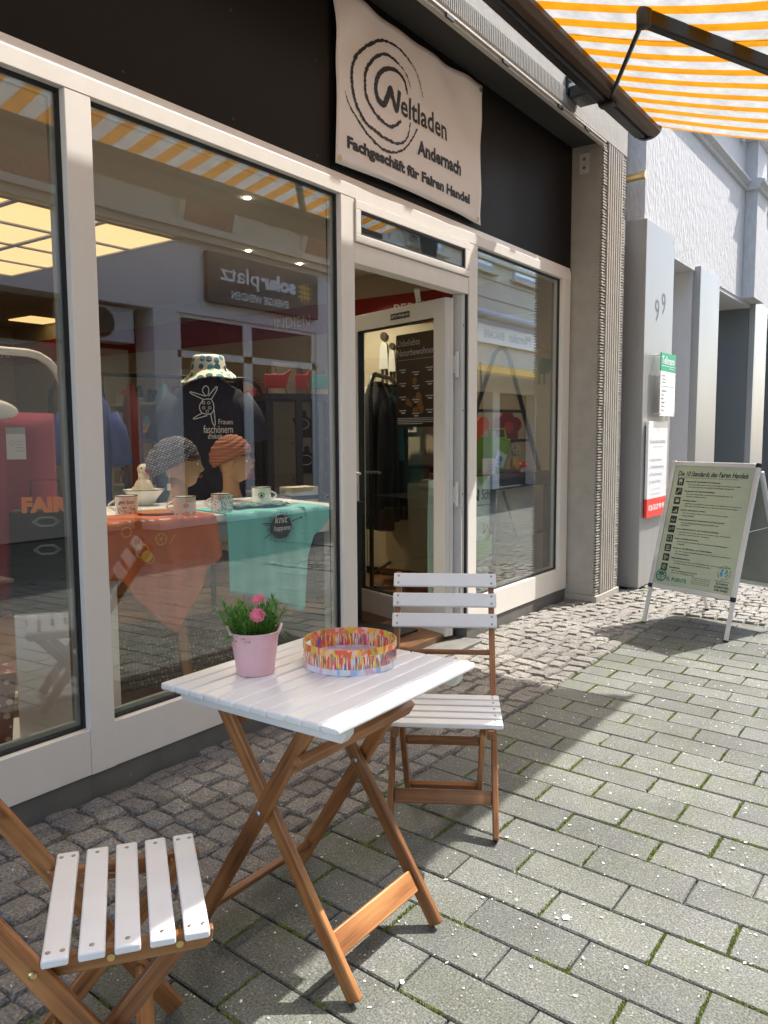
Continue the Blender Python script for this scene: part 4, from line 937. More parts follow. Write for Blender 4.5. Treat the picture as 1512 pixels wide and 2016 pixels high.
gl = [lambda m, u, v: (m.flat(rrect(u, v+.008, .013, .010, .003), Q, .0018), m.stroke([(u-.008, v-.018), (u-.008, v-.006)], .005, Q, .0018), m.stroke([(u+.008, v-.018), (u+.008, v-.006)], .005, Q, .0018)),
      lambda m, u, v: (m.stroke([(u-.016, v-.014), (u+.002, v+.003)], .006, Q, .0018), m.stroke(circ(u+.008, v+.009, .009, 14)+[(u+.017, v+.009)], .003, Q, .0018)),
      lambda m, u, v: (m.flat([(u-.018, v-.008), (u+.014, v-.010), (u+.017, v+.004), (u-.002, v+.008)], Q, .0018), m.stroke([(u-.018, v+.012), (u, v+.014), (u+.016, v+.010)], .003, Q, .0018)),
      lambda m, u, v: (m.stroke([(u-.018, v-.014), (u+.016, v-.014), (u+.018, v-.006)], .004, Q, .0018), m.flat([(u-.006, v-.008), (u+.012, v-.008), (u+.014, v+.014), (u+.006, v+.002)], Q, .0018)),
      lambda m, u, v: [m.stroke([(u+a-.008, v-.012), (u+a, v+.004), (u+a+.008, v-.010)], .004, Q, .0018) or m.flat(circ(u+a, v+.011, .005, 10), Q, .0018) for a in (-.010, .010)],
      lambda m, u, v: [m.stroke(circ(u+a, v+b_, .007, 12)+[(u+a+.007, v+b_)], .003, Q, .0018) or m.stroke([(u+a, v+b_-.007), (u+a, v+b_-.016)], .003, Q, .0018) for a, b_ in ((-.010, 0), (.010, .004))],
      lambda m, u, v: [m.stroke(circ(u+a, v-.008, .006, 12)+[(u+a+.006, v-.008)], .003, Q, .0018) for a in (-.010, .010)]+[m.stroke([(u-.016, v), (u-.012, v+.014), (u+.010, v+.014), (u+.016, v)], .004, Q, .0018)],
      lambda m, u, v: (m.stroke([(u-.012, v-.004), (u-.012, v+.014), (u+.012, v+.014), (u+.012, v-.004), (u-.012, v-.004)], .003, Q, .0018), m.flat(circ(u, v+.006, .005, 10), Q, .0018), m.stroke([(u-.017, v-.013), (u+.017, v-.013)], .005, Q, .0018)),
      lambda m, u, v: [m.stroke(circ(u+a, v+b_, .007, 12)+[(u+a+.007, v+b_)], .003, Q, .0018) for a, b_ in ((-.007, .007), (.009, 0), (-.006, -.010))],
      lambda m, u, v: (m.stroke(circ(u, v, .015, 18)+[(u+.015, v)], .003, Q, .0018), m.flat([(u-.008, v-.010), (u+.001, v-.006), (u+.009, v+.009), (u-.003, v+.006)], Q, .0018))]
mi_ = MB()
for i in range(10):
    u, v = .062*sx_, (.728-.0672*i)*sy_
    m = MB(); m.prism(rrect(u, v, .025, .0255, .006), Q, .0008); m.build('icon', M_ink, po, fix=False)
    gl[i](mi_, u, v)
mi_.build('icon_glyphs', P('icon_pale', (.45, .51, .38), .5), po, fix=False)
m = MB(); u, v = .052*sx_, .060*sy_; r = .042
m.stroke(circ(u, v, r-.004, 32)+[(u+r-.004, v)], .008, Q); m.flat(circ(u-.014, v+.016, .009, 10), Q); m.flat(circ(u+.014, v+.016, .009, 10), Q); m.flat(circ(u, v+.020, .011, 10), Q)
m.stroke([(u-.034, v-.002), (u-.018, v+.004), (u, v+.006), (u+.018, v+.004), (u+.034, v-.002)], .006, Q); m.stroke([(u-.03, v-.012), (u, v-.006), (u+.03, v-.012)], .004, Q); m.stroke([(u, v+.012), (u, v-.03)], .006, Q); m.stroke([(u-.016, v-.03), (u, v-.02), (u+.016, v-.03)], .005, Q)
text(m, 'EL PUENTE', Q, .100*sx_, .030*sy_, w=.155*sx_, h=.026, bold=.02); m.build('maker_logo', M_dgreen, po, fix=False)
m = MB(); u, v = .518*sx_, .138*sy_
ws = 'WORLD FAIR TRADE ORGANIZATION  '
for i, ch in enumerate(ws):
    a = 2*pi*(.62-i/len(ws)); c_, s_ = cos(a), sin(a)
    rot = lambda x, y, d=0, a=a: Q(u+(.040+y)*cos(a)+x*sin(a), v+(.040+y)*sin(a)-x*cos(a), d)
    if ch != ' ': text(m, ch, rot, -.003, 0, h=.0085)
m.build('seal_lettering', M_ink, po, fix=False)
m = MB(); m.flat([(u-.030, v-.012), (u-.022, v+.020), (u-.004, v+.032), (u-.010, v+.012), (u-.016, v+.004), (u-.006, v-.010), (u-.018, v-.026)], Q, .0016); m.flat([(u+.004, v-.026), (u+.024, v-.018), (u+.032, v+.0), (u+.020, v-.006)], Q, .0016); m.build('seal_blue', M_blue, po, fix=False)
m = MB(); m.flat([(u, v+.006), (u+.012, v+.010), (u+.008, v+.030), (u+.026, v+.018), (u+.022, v+.002), (u+.004, v-.006)], Q, .0016); m.build('seal_green', M_green, po, fix=False)
# rear leaf
def QB(u, h, d=0):
    top = A+NB*.285+V((0, 0, 1.10)); ft = A+NB*.70; dr = (top-ft).normalized(); nn = EB.cross(dr).normalized(); return ft+dr*h+EB*u+nn*d-ORG
HL = 1.165
def back_beam(mb, u0, h0, u1, h1, wd, th, d=0): mb.beam(QB(u0, h0, d), QB(u1, h1, d), wd, th, up=EB.cross((V((0, 0, 1.1))-NB*.415).normalized()))
for u in (.012, BW-.012):
    m = MB(); back_beam(m, u, .30, u, HL-.03, .03, .02); m.build('frame_rail', M_alu, sb, bevel=.005)
    m = MB(); back_beam(m, u, .012, u, .299, .026, .014); lg = m.build('leg', M_alu, sb, bevel=.003); m = MB(); back_beam(m, u, 0, u, .0118, .028, .018); m.build('foot_cap', M_black, lg)
for h in (.30, HL-.03):
    m = MB(); back_beam(m, .028, h, BW-.028, h, .03, .02); m.build('frame_rail', M_alu, sb, bevel=.005)
m = MB(); back_beam(m, BW/2, .31, BW/2, HL-.04, BW-.04, .006); m.build('back_sheet', M_bsheet, sb)
m = MB(); m.tube([PB_(BW*.97, 1.14, .0), PB_(BW*.97, 1.15, -.02), QB(BW*.97, HL-.03)], .008, 8); m.tube([PB_(BW*.03, 1.14, .0), QB(BW*.03, HL-.03)], .008, 8); m.build('hinge', M_black, sb)
m = MB(); m.tube([PB_(BW-.03, .70, -.012), QB(BW-.03, .74)], .003, 6); m.build('stay', M_alu, sb)

# ================================================================ FOLDING TABLE
TA = radians(.5)
tb = thing('folding_table', 'folding garden table with white slatted top and crossed wooden legs', 'table', (1.541, -1.098, 0), TA)
TH = .70; NS = 11; pit = .563/NS
sl = MB(); sl.bx(-.297, .297, -pit/2+.0012, pit/2-.0012, -.018, 0); sl = sl.mesh('slat'); sl.materials.append(M_white)
for k in range(NS):
    o = bpy.data.objects.new('slat', sl); COL.objects.link(o); o.parent = tb; o.location = (random.uniform(-.0006, .0006), -.2815+pit*(k+.5), TH+random.uniform(-.0003, .0003))
    md = o.modifiers.new('bevel', 'BEVEL'); md.width = .006; md.segments = 3; md.limit_method = 'ANGLE'
sl.polygons.foreach_set('use_smooth', [True]*len(sl.polygons)); sl.set_sharp_from_angle(angle=radians(30))
for x in (-.236, .240):
    m = MB(); hp = [(-.268, 0), (-.268, -.016), (-.252, -.036), (.252, -.036), (.268, -.016), (.268, 0)]
    m.prism([(p, q) for p, q in hp], lambda u, v, d=0: V((x-.014+d, u, TH-.0185+v)), .028); m.build('batten', M_white, tb, bevel=.004)
def xleg(x, y0, y1, z1, nm='leg'):
    m = MB(); p0, p1 = V((x, y0, 0)), V((x, y1, z1)); d = (p1-p0).normalized(); m.beam(p0+d*.012, p1, .021, .046, up=(1, 0, 0)) if False else m.beam(p0+d*.012, p1, .041, .021, up=(1, 0, 0))
    o = m.build(nm, M_wood, tb, bevel=.007, seg=3); return o
IN0, IN1 = (-.245, .185), (.28, -.135)
lt = .652
for x in (-.188, .168): xleg(x, IN0[0], IN0[1], lt)
for x in (-.215, .198): xleg(x, IN1[0], IN1[1], lt)
yi = lambda z: IN0[0]+(IN0[1]-IN0[0])*z/lt
yo = lambda z: IN1[0]+(IN1[1]-IN1[0])*z/lt
def cross(x0, x1, y, z, wd, th, dirn, nm, ext=0):
    m = MB(); n = V((0, -dirn[1], dirn[0])) if True else None
    m.beam((x0-ext, y, z), (x1+ext, y, z), th, wd, up=(0, dirn[0], dirn[1])); return m.build(nm, M_wood, tb, bevel=.004)
di = ((IN0[1]-IN0[0])/lt, 1); do = ((IN1[1]-IN1[0])/lt, 1)
cross(-.177, .157, yi(.115), .115, .058, .016, di, 'stretcher')
cross(-.203, .186, yo(.085)+.002, .085, .032, .018, do, 'stretcher', ext=.034)
cross(-.203, .186, yo(.575)-.030, .565, .040, .020, do, 'stretcher', ext=.042)
cross(-.177, .157, yi(.60), .60, .040, .018, di, 'stretcher')
zc = (IN0[0]-IN1[0])/(((IN1[1]-IN1[0])-(IN0[1]-IN0[0]))/lt); yc_ = yi(zc)
m = MB(); RX = V((0, 0, 1)).rotation_difference(V((-1, 0, 0))).to_matrix()
for x in (-.226, .1575): m.lathe([(.009, -.002), (.009, .003), (.005, .006), (0, .006)], (x, yc_, zc), 10, RX, cap=False)
m.build('pivot_bolt', M_steel, tb)

# ================================================================ FOLDING CHAIRS
def make_chair():
    c = thing('folding_chair', '', 'chair', (0, 0, 0), 0, 'folding garden chairs at the table')
    zs, W = .411, .378
    sm = MB(); sm.bx(-.0225, .0225, -W/2, W/2, -.016, 0); sm = sm.mesh('seat_slat'); sm.materials.append(M_white)
    sm.polygons.foreach_set('use_smooth', [True]*len(sm.polygons)); sm.set_sharp_from_angle(angle=radians(30))
    for k in range(5):
        o = bpy.data.objects.new('seat_slat', sm); COL.objects.link(o); o.parent = c; o.location = (-.1115+.0605*k, 0, zs)
        md = o.modifiers.new('bevel', 'BEVEL'); md.width = .004; md.segments = 3; md.limit_method = 'ANGLE'
        xs = (-.012, .012) if k in (0, 4) else (0,)
        s_ = screws('screw', [(x, y, .0003) for x in xs for y in (-W/2+.022, W/2-.022)], .0046, o, axis=(0, 0, 1))
    for y in (-.150, .150):
        m = MB(); m.prism([(-.148, 0), (-.140, -.024), (-.125, -.036), (.145, -.036), (.158, -.026), (.163, 0)], lambda u, v, d=0: V((u, y-.010+d, zs-.0165+v)), .020); m.build('seat_rail', M_wood, c, bevel=.004)
    f0, f1, zt = .110, -.415, .785
    lx = lambda z: f0+(f1-f0)*z/zt
    dl_ = V((f1-f0, 0, zt)).normalized(); nl = V((dl_.z, 0, -dl_.x))
    for y in (-.1715, .1715):
        m = MB(); m.beam(V((f0, y, 0))+dl_*.012, V((f1, y, zt)), .042, .020, up=(0, 1, 0)); m.build('long_leg', M_wood, c, bevel=.005)
    b0, b1, zb = -.215, .118, .378
    for y in (-.1265, .1265):
        m = MB(); m.beam((b0+.008, y, .010), (b1, y, zb), .040, .019, up=(0, 1, 0)); m.build('short_leg', M_wood, c, bevel=.005)
    def cr(y0, y1, x, z, wd, th, d, nm): m = MB(); m.beam((x, y0, z), (x, y1, z), th, wd, up=d); return m.build(nm, M_wood, c, bevel=.004)
    cr(-.161, .161, lx(.118)+.004, .118, .046, .016, dl_, 'stretcher')
    ds = V((b1-b0, 0, zb)).normalized()
    cr(-.1165, .1165, b0+(b1-b0)*.075/zb, .075, .030, .018, ds, 'stretcher'); cr(-.1165, .1165, b0+(b1-b0)*.325/zb, .325, .034, .018, ds, 'stretcher')
    m = MB(); m.tube([(lx(.53), -.162, .53), (lx(.53), .162, .53)], .0095, 12); m.build('dowel', M_wood, c, smooth=True)
    bm_ = MB(); bm_.bx(-.001, .013, -W/2, W/2, -.0265, .0265); bm_ = bm_.mesh('back_slat'); bm_.materials.append(M_white)
    bm_.polygons.foreach_set('use_smooth', [True]*len(bm_.polygons)); bm_.set_sharp_from_angle(angle=radians(30))
    ang = math.atan2(-(f1-f0), zt)
    for k in range(3):
        z = .752-.066*k; p = V((lx(z), 0, z))+nl*.0225
        o = bpy.data.objects.new('back_slat', bm_); COL.objects.link(o); o.parent = c; o.location = p; o.rotation_euler = (0, -ang, 0)
        md = o.modifiers.new('bevel', 'BEVEL'); md.width = .004; md.segments = 3; md.limit_method = 'ANGLE'
        screws('screw', [(.0132, y, zz) for y in (-.1715, .1715) for zz in (-.014, .014)], .0046, o, axis=(1, 0, 0))
    m = MB(); RY_ = V((0, 0, 1)).rotation_difference(V((0, -1, 0))).to_matrix(); RY2 = V((0, 0, 1)).rotation_difference(V((0, 1, 0))).to_matrix()
    for f, z in ((lx(.385), .385), (lx(.20), .20)): m.lathe([(.008, -.001), (.008, .003), (.004, .005), (0, .005)], (f, -.1815, z), 10, RY_, cap=False); m.lathe([(.008, -.001), (.008, .003), (.004, .005), (0, .005)], (f, .1815, z), 10, RY2, cap=False)
    for f in (.10, -.02): m.lathe([(.007, -.001), (.007, .003), (0, .004)], (f, -.160, zs-.034), 10, RY_, cap=False)
    m.build('pivot_bolt', M_brass, c)
    m = MB(); m.tube([(lx(.39)+.0, .155, .39), (-.05, .136, .378), (.02, .134, .372)], .0028, 6); m.build('wire_catch', M_steel, c)
    return c
ch = make_chair(); ch.location = (.92, -1.091, 0); ch.rotation_euler = (0, 0, -.633)
ch['label'] = 'folding chair nearest to the viewer, its white seat slats in the lower left corner'
c2 = copy_tree(ch); c2.location = (2.197, -1.056, 0); c2.rotation_euler = (0, 0, 3.676)
c2['label'] = 'folding chair with its three white back slats showing, beyond the table by the shop door'

# ================================================================ FLOWER POT
fp = thing('flower_pot', 'small pink metal bucket planted with a pink dianthus on the white table', 'plant pot', (1.438, -.955, .7005))
m = MB(); m.lathe([(.0, .0), (.046, .0), (.0485, .003), (.0515, .03), (.0575, .072), (.058, .0735), (.0585, .076), (.058, .0785), (.0592, .0845), (.0598, .0865), (.0594, .0885), (.0635, .108), (.0655, .111), (.0655, .1125), (.063, .113), (.0615, .109), (.058, .085), (.056, .085)], n=40, cap=False); pot = m.build('pot', M_pink, fp, smooth='all')
m = MB(); m.lathe([(.0, .098), (.0590, .097)], n=24, cap=False); m.build('soil', M_soil, fp)
va = math.atan2(-2.4+.955, 0-1.438)              # towards the viewer
for sgn in (1, -1):
    a0 = va+pi/2*sgn*.98; pts = []
    for k in range(11):
        t = k/10; a = a0-.42+.84*t; r = .0635+.004*sin(t*pi); pts.append((r*cos(a), r*sin(a), .105+.019*sin(t*pi)))
    m = MB(); m.tube(pts, .0042, 8); m.build('handle', M_pink, fp, smooth='all')
R = random.Random(8); lf = MB(); lf2 = MB()
def leaf(mb, p, d, L, wd, droop):
    p, d = V(p), V(d).normalized(); s_ = d.cross(V((0, 0, 1))).normalized(); mid = p+d*L*.5+V((0, 0, -droop*.25*L)); tip = p+d*L+V((0, 0, -droop*L))
    mb.add([p-s_*wd*.4, p+s_*wd*.4, mid+s_*wd*.55, mid-s_*wd*.55, tip, mid+V((0, 0, -wd*.25))], [(0, 1, 5), (1, 2, 5), (0, 5, 3), (2, 4, 5), (5, 4, 3)])
for i in range(64):
    a = R.uniform(0, 2*pi); r = .053*sqrt(R.random()); bx_, by_ = r*cos(a), r*sin(a); out = V((cos(a), sin(a), 0))*R.uniform(.1, .75)*r/.05
    H = R.uniform(.035, .092)*(1.12 if abs(cos(a-va-pi/2)) > .5 else .85); n = int(H/.0052); base = V((bx_, by_, .094)); d = (V((0, 0, 1))+out).normalized()
    lf2.tube([base, base+d*H], .0011, 4, caps=False)
    for k in range(n):
        t = k/n; p = base+d*H*t; b0 = k*2.4+i
        for q in (0, pi):
            v = V((cos(b0+q), sin(b0+q), 0)); leaf(lf, p, v*.75+d*(.30+.75*t), R.uniform(.020, .034)*(1.05-.35*t), .0036, .28*(1-t))
for i in range(16):
    a = R.uniform(0, 2*pi); v = V((cos(a), sin(a), .25)); leaf(lf, (.055*cos(a), .055*sin(a), .106), v, R.uniform(.025, .045), .0046, .9)
lf.build('foliage', M_leaf, fp, fix=False, kind='stuff'); lf2.build('stems', M_leaf, fp, fix=False)
def flower(c, n, r):
    m = MB(); c, n = V(c), V(n).normalized(); _, s_, u_ = basis(n); s_ = n.cross(V((.3, .8, .1))).normalized(); u_ = n.cross(s_)
    for ring, (r1, up1, k0) in enumerate(((r, .16, 6), (r*.72, .42, 5))):
        for k in range(k0):
            a = 2*pi*k/k0+ring*.5; da = pi/k0*1.06; vs = [c]; 
            for q in range(7):
                b_ = a-da+2*da*q/6; rr_ = r1*(.92+.10*cos(q*2.1+k)+(.07 if q % 2 else -.05)); vs.append(c+(s_*cos(b_)+u_*sin(b_))*rr_+n*(up1*r1+.0015*sin(q*3+k)))
            m.add(vs, [(0, i, i+1) for i in range(1, 7)])
    return m.build('blossom', M_petalp, fp, fix=False)
tv = V((cos(va), sin(va), 0)); sv = V((-tv.y, tv.x, 0))      # sv: to the viewer's right when facing... adjusted below
f1_ = -sv*(-.008)+tv*.044+V((0, 0, .158)); f2_ = -sv*(-.012)+tv*.01+V((0, 0, .192))
flower(f1_, tv*.8+V((0, 0, .62)), .0205); flower(f2_, tv*.55+V((0, 0, .8))-sv*.2, .0175)
m = MB(); m.tube([tv*.03+V((0, 0, .095)), f1_-V((0, 0, .004))], .0014, 5); m.tube([V((0, 0, .095)), f2_-V((0, 0, .004))], .0014, 5); m.build('flower_stem', M_leaf, fp)

# ================================================================ TRAY
tr = thing('tray', 'round tray with a colourful pencil print and two cut out grips on the white table', 'tray', (1.648, -1.100, .7005))
TR = .1255; n = 96; va2 = math.atan2(-2.4+1.107, 0-1.648); cut = [va2+radians(-98), va2+radians(72)]
def ringwall(z0, z1, mat, nm, holes=False, th=.0032):
    m = MB(); vs = []; fs = []
    for k in range(n):
        a = 2*pi*k/n
        for r, z in ((TR, z0), (TR, z1), (TR-th, z1), (TR-th, z0)): vs.append((r*cos(a), r*sin(a), z))
    for k in range(n):
        a = 2*pi*(k+.5)/n
        if holes and any(abs((a-c_+pi) % (2*pi)-pi) < .40 for c_ in cut): continue
        q = (k+1) % n
        for i in range(4): fs.append((4*k+i, 4*k+(i+1) % 4, 4*q+(i+1) % 4, 4*q+i))
        if holes:
            pa, na = 2*pi*(k-.5)/n, 2*pi*(k+1.5)/n
            if any(abs((pa-c_+pi) % (2*pi)-pi) < .40 for c_ in cut): fs.append((4*k, 4*k+1, 4*k+2, 4*k+3))
            if any(abs((na-c_+pi) % (2*pi)-pi) < .40 for c_ in cut): fs.append((4*q, 4*q+1, 4*q+2, 4*q+3))
    m.add(vs, fs); return m.build(nm, mat, tr)
ringwall(0, .0155, M_trayl, 'foot_band'); ringwall(.0156, .0245, M_tray, 'wall'); ringwall(.0246, .0485, M_tray, 'wall', True); ringwall(.0486, .066, M_trayt, 'rim_band')
m = MB(); m.lathe([(0, .006), (TR-.0034, .006), (TR-.0034, .010), (0, .010)], n=48, cap=False); m.build('base', M_trayb, tr)
# ================================================================ INSIDE THE SHOP WINDOW
TAB = (2.08, .63, .10); TR_ = radians(-13.6)
def tl(x, y): p = rotz((x, y), TR_); return (TAB[0]+p.x, TAB[1]+p.y)
dt = thing('display_table', 'white wooden display table with square legs behind the middle window', 'table', TAB, TR_)
for k in range(5):
    m = MB(); m.bx(-.02, 1.36, .172*k-.02, .172*(k+1)-.0235, .797, .83); m.build('plank', M_white, dt, bevel=.004)
for a, b_, c_, d_ in ((.07, 1.27, .02, .04), (.07, 1.27, .78, .80)): m = MB(); m.bx(a, b_, c_, d_, .69, .7965); m.build('apron', M_white, dt, bevel=.003)
for x, y in ((.0, .0), (1.27, .0), (0, .76), (1.27, .76)): m = MB(); m.bx(x, x+.075, y, y+.075, 0, .7965); m.build('leg', M_white, dt, bevel=.004)
def lerp_tab(tab, x):
    for (x0, y0), (x1, y1) in zip(tab, tab[1:]):
        if x <= x1: return y0+(y1-y0)*max(0, min(1, (x-x0)/(x1-x0)))
    return tab[-1][1]
def drape(name, x0, x1, back, Lt, yoff, amp, fr, mat, label, flare=0, nu=60, nv=34, right=None):
    o = thing(name, label, 't-shirt', TAB, TR_)
    def fn(u, v):
        x = x0+(x1-x0)*u; L = lerp_tab(Lt, x); s = v*(back+L)
        if s < back: y, z = back-s, .836
        else:
            q = s-back; y = yoff-amp*(sin(x*fr)+.5*sin(x*fr*2.3+1))*min(1, q*4)-.006*min(1, q*20); z = .836-q
            x += flare*(u-.5)*q
            if right and u > .5: x = min(x, right(z)) if u > .999 else x-(max(0, x0+(x1-x0)*1-right(z)))*max(0, (u-.5)*2)
        rr_ = .012
        return V((x, y, z))
    m = MB(); m.grid(fn, nu, nv); m.build('cloth', mat, o, smooth='all', solid=.002); return o, fn
ts, fo = drape('t_shirt', -.10, .555, .26, [(-.10, .16), (.0, .25), (.09, .26), (.13, .31), (.22, .44), (.31, .545), (.40, .42), (.455, .33), (.475, .25), (.555, .20)], -.03, .016, 27, M_rustc, 'rust orange t-shirt with fruit print draped over the left of the white display table', flare=.28)
FP = lambda u, v, d=0: V((u, -.064-d, v))
m = MB()
for x, z, r in ((.17, .70, .030), (.145, .745, .020), (.26, .745, .026), (.10, .79, .022), (.205, .66, .018)): m.stroke(circ(x, z, r, 18)+[(x+r, z)], .004, FP); 
m.flat(circ(.19, .675, .026, 14), FP); m.flat(circ(.155, .72, .014, 10), FP); m.stroke([(.30, .72), (.33, .76)], .003, FP)
for k in range(6): m.stroke([(.26, .745), (.26+.024*cos(k), .745+.024*sin(k))], .0025, FP)
m.build('fruit_print', P('lemon_print', (.72, .42, .07), .8), ts, fix=False)
tq, ft = drape('t_shirt', .605, 1.22, .30, [(.605, .385), (.85, .45), (1.02, .54), (1.055, .535), (1.075, .26), (1.12, .15), (1.16, .12), (1.22, .06)], -.045, .011, 33, M_teal, 'turquoise t-shirt lettered knit happens draped over the right of the display table')
KP = lambda u, v, d=0: V((u, -.071-d, v))
m = MB(); rr = random.Random(2); m.flat(circ(.90, .752, .062, 26), KP)
for _ in range(420):
    a = rr.uniform(0, 2*pi); r = rr.gauss(.064, .014); x, z = .90+r*cos(a), .752+r*sin(a)*.95
    if z < .828: m.flat(circ(x, z, rr.uniform(.0012, .003), 5), KP)
m.stroke([(.79, .775), (.85, .772)], .004, KP); m.stroke([(.96, .775), (1.02, .79)], .004, KP); m.stroke([(.80, .70), (.86, .735)], .004, KP); m.flat(circ(1.022, .791, .006, 8), KP)
kn = m.build('yarn_ball_print', M_navy, tq, fix=False)
m = MB(); KP2 = lambda u, v, d=0: V((u, -.0725-d, v)); text(m, 'knit', KP2, .90, .770, w=.075, h=.04, align='C', shear=.2); text(m, 'happens', KP2, .905, .725, w=.098, h=.034, align='C', shear=.2); m.build('lettering', M_inkw, tq, fix=False)
orx = thing('folded_shirt', 'bright orange folded cloth with a black hem at the left end of the display table', 'cloth', TAB, TR_)
m = MB(); m.grid(lambda u, v: (-.22+.17*u, -.05-.02*sin(u*6+v*3), .80-.22*v*(.5+.5*u)), 8, 8); m.build('cloth', P('bright_orange', (.8, .16, .03), .8), orx, smooth='all', solid=.004)
m = MB(); m.grid(lambda u, v: (-.23+.10*u, -.045, .84-.06*u-.14*v), 6, 6); m.build('hem', M_blackc, orx, solid=.004)
TZ = TAB[2]+.832
def mug(wx, wy, rot, mat, label, txt=None):
    o = thing('enamel_mug', label, 'mug', (wx, wy, TZ), rot, 'enamel mugs on the display table')
    o.scale = (1.15, 1.15, 1.06)
    m = MB(); m.lathe([(0, 0), (.044, 0), (.046, .003), (.046, .084), (.047, .086), (.0445, .086), (.0435, .006), (0, .006)], n=28, cap=False); m.build('cup', mat, o, smooth='all')
    m = MB(); m.lathe([(.0462, .0835), (.0480, .0855), (.0476, .0875), (.0448, .0875), (.0443, .0845)], n=28, cap=False); m.build('rim', M_ink, o, smooth='all')
    m = MB(); m.tube([(.0+.045*cos(a0)+0, 0, 0) if False else (-.043-.028*sin(t*pi), 0, .066-.046*t) for t in [k/8 for k in range(9)] for a0 in (0,)], .0045, 8); m.build('handle', M_enamel, o, smooth='all')
    return o
vr = lambda x, y: math.atan2(-2.4-y, 0-x)
g1 = mug(2.40, .86, vr(2.40, .86)+pi/2, M_enamel, 'white enamel mug lettered get lost beside the orange cloth')
m = MB(); CYL = lambda u, v, d=0: V(((.0463+d)*sin(u/.0463), -(.0463+d)*cos(u/.0463), v))
text(m, 'get lost', CYL, -.035, .046, w=.068, h=.022, shear=.25, bold=.01)
rr = random.Random(6)
for k in range(16):
    a = rr.uniform(-.04, .04); z = rr.uniform(.008, .036); m.stroke([(a, z), (a+rr.uniform(-.014, .014), z+rr.uniform(-.012, .012))], .003, CYL)
m.build('lettering', M_ink, g1, fix=False)
mug(2.52, .58, vr(2.5, .6)+pi/2, M_orangem, 'white enamel mug printed with orange fruit slices')
g3 = mug(2.74, .56, vr(2.7, .6)+pi/2, M_enamel, 'white enamel mug covered with fine black squiggles')
m = MB()
for k in range(150):
    a = rr.uniform(-.07, .07); z = rr.uniform(.008, .076); t = rr.uniform(0, 6); m.stroke(smooth_line([(a, z), (a+.005*cos(t), z+.005*sin(t)), (a+.004*cos(t)-.004*sin(t), z+.008*sin(t))], 3), .0017, CYL)
m.build('squiggles', M_ink, g3, fix=False)
g4 = mug(3.20, .74, vr(3.2, .74)-pi/2, M_enamel, 'white enamel mug standing beside the neck of the head in the striped turban')
m = MB(); CYL2 = lambda u, v, d=0: V((-(.0463+d)*sin(u/.0463), (.0463+d)*cos(u/.0463), v)); m.stroke(circ(0, .045, .014, 14)+[(.014, .045)], .003, CYL2); m.flat([(-.008, .036), (.008, .036), (.006, .052), (-.004, .05)], CYL2); m.build('emblem', M_ink, g4, fix=False)
bowl_scale = .82
# mannequin heads with head wraps
def head(x, y, z, fdir, label, tone):
    o = thing('mannequin_head', label, 'mannequin head', (x, y, z), fdir)
    g = lambda a, b_: exp(-(a/b_)**2)
    def fn(d):
        k = 1.0; az = math.atan2(d.y, d.x); zz = d.z
        if zz < 0: k *= 1-.10*min(1, -zz)*abs(d.y)*1.8
        front = max(0, d.x)
        k += .215*g(az, .16)*g(zz+.16, .13)*front            # nose
        k += .06*g(az, .17)*g(zz-.02, .16)*front              # bridge
        k -= .065*g(abs(az)-.42, .20)*g(zz-.06, .12)*front    # eye sockets
        k += .05*g(az, .8)*g(zz-.22, .10)*front               # brow
        k += .055*g(az, .26)*g(zz+.46, .075)*front            # lips
        k -= .035*g(az, .25)*g(zz+.58, .06)*front
        k += .10*g(az, .36)*g(zz+.76, .16)*front              # chin
        k += .03*g(abs(az)-.72, .25)*g(zz+.18, .2)            # cheeks
        k -= .10*g(abs(az)-pi, 1.2)*max(0, -zz)               # nape
        return k
    hz = .20
    m = MB(); m.blob((0, 0, hz), (.092, .074, .118), 72, 56, fn)
    m.lathe([(.064, 0), (.060, .01), (.047, .05), (.046, .10), (.05, .16)], (-.022, 0, 0), 24); m.build('head', tone, o, smooth='all')
    for s_ in (1, -1):
        m = MB(); m.blob((.0745, s_*.031, hz+.010), (.010, .0125, .0075), 12, 8); e = m.build('eye', M_enamel, o, smooth='all')
        m = MB(); m.blob((.0825, s_*.032, hz+.010), (.0035, .0052, .0055), 10, 6); m.build('iris', M_hair, e, smooth='all')
        m = MB(); m.tube([(.082, s_*.018, hz+.032), (.081, s_*.032, hz+.037), (.069, s_*.047, hz+.032)], [.0012, .0024, .0010], 6); m.build('eyebrow', M_hair, o, smooth='all')
        m = MB(); m.blob((-.006, s_*.076, hz-.004), (.017, .007, .029), 12, 8, R=Matrix.Rotation(radians(12), 3, 'Y')); m.build('ear', tone, o, smooth='all')
    m = MB(); m.blob((.0935, 0, hz-.0515), (.010, .0205, .0042), 14, 6); m.blob((.0925, 0, hz-.0595), (.010, .017, .0052), 14, 6); m.build('lips', M_lip, o, smooth='all')
    return o, hz
def wrap(x, y, z, fdir, label, mat, back, ridge, tilt):
    o = thing('head_wrap', label, 'head wrap', (x, y, z), fdir)
    m = MB(); Rt = Matrix.Rotation(radians(tilt), 3, 'Y')
    def fn(u, v):
        a = 2*pi*u; t = (pi*.56)*v; d = V((sin(t)*cos(a), sin(t)*sin(a), cos(t)))
        k = 1+ridge*sin(22*t+2*sin(a)+1.5*cos(2*a)); bk = max(0, -d.x)
        p = V((d.x*.103*(1+back*bk), d.y*.088, d.z*.118*(1+back*.35*bk)))*k
        if v > .93: p *= .97
        return Rt @ p
    m.grid(fn, 64, 40); m.build('cloth', mat, o, smooth='all', solid=.004); return o
fa1 = math.atan2(-.62, .78)
hd1, hz = head(2.80, .92, TZ+.02, fa1, 'mannequin head in the dark slouchy scarf, left of the two heads', M_skin)
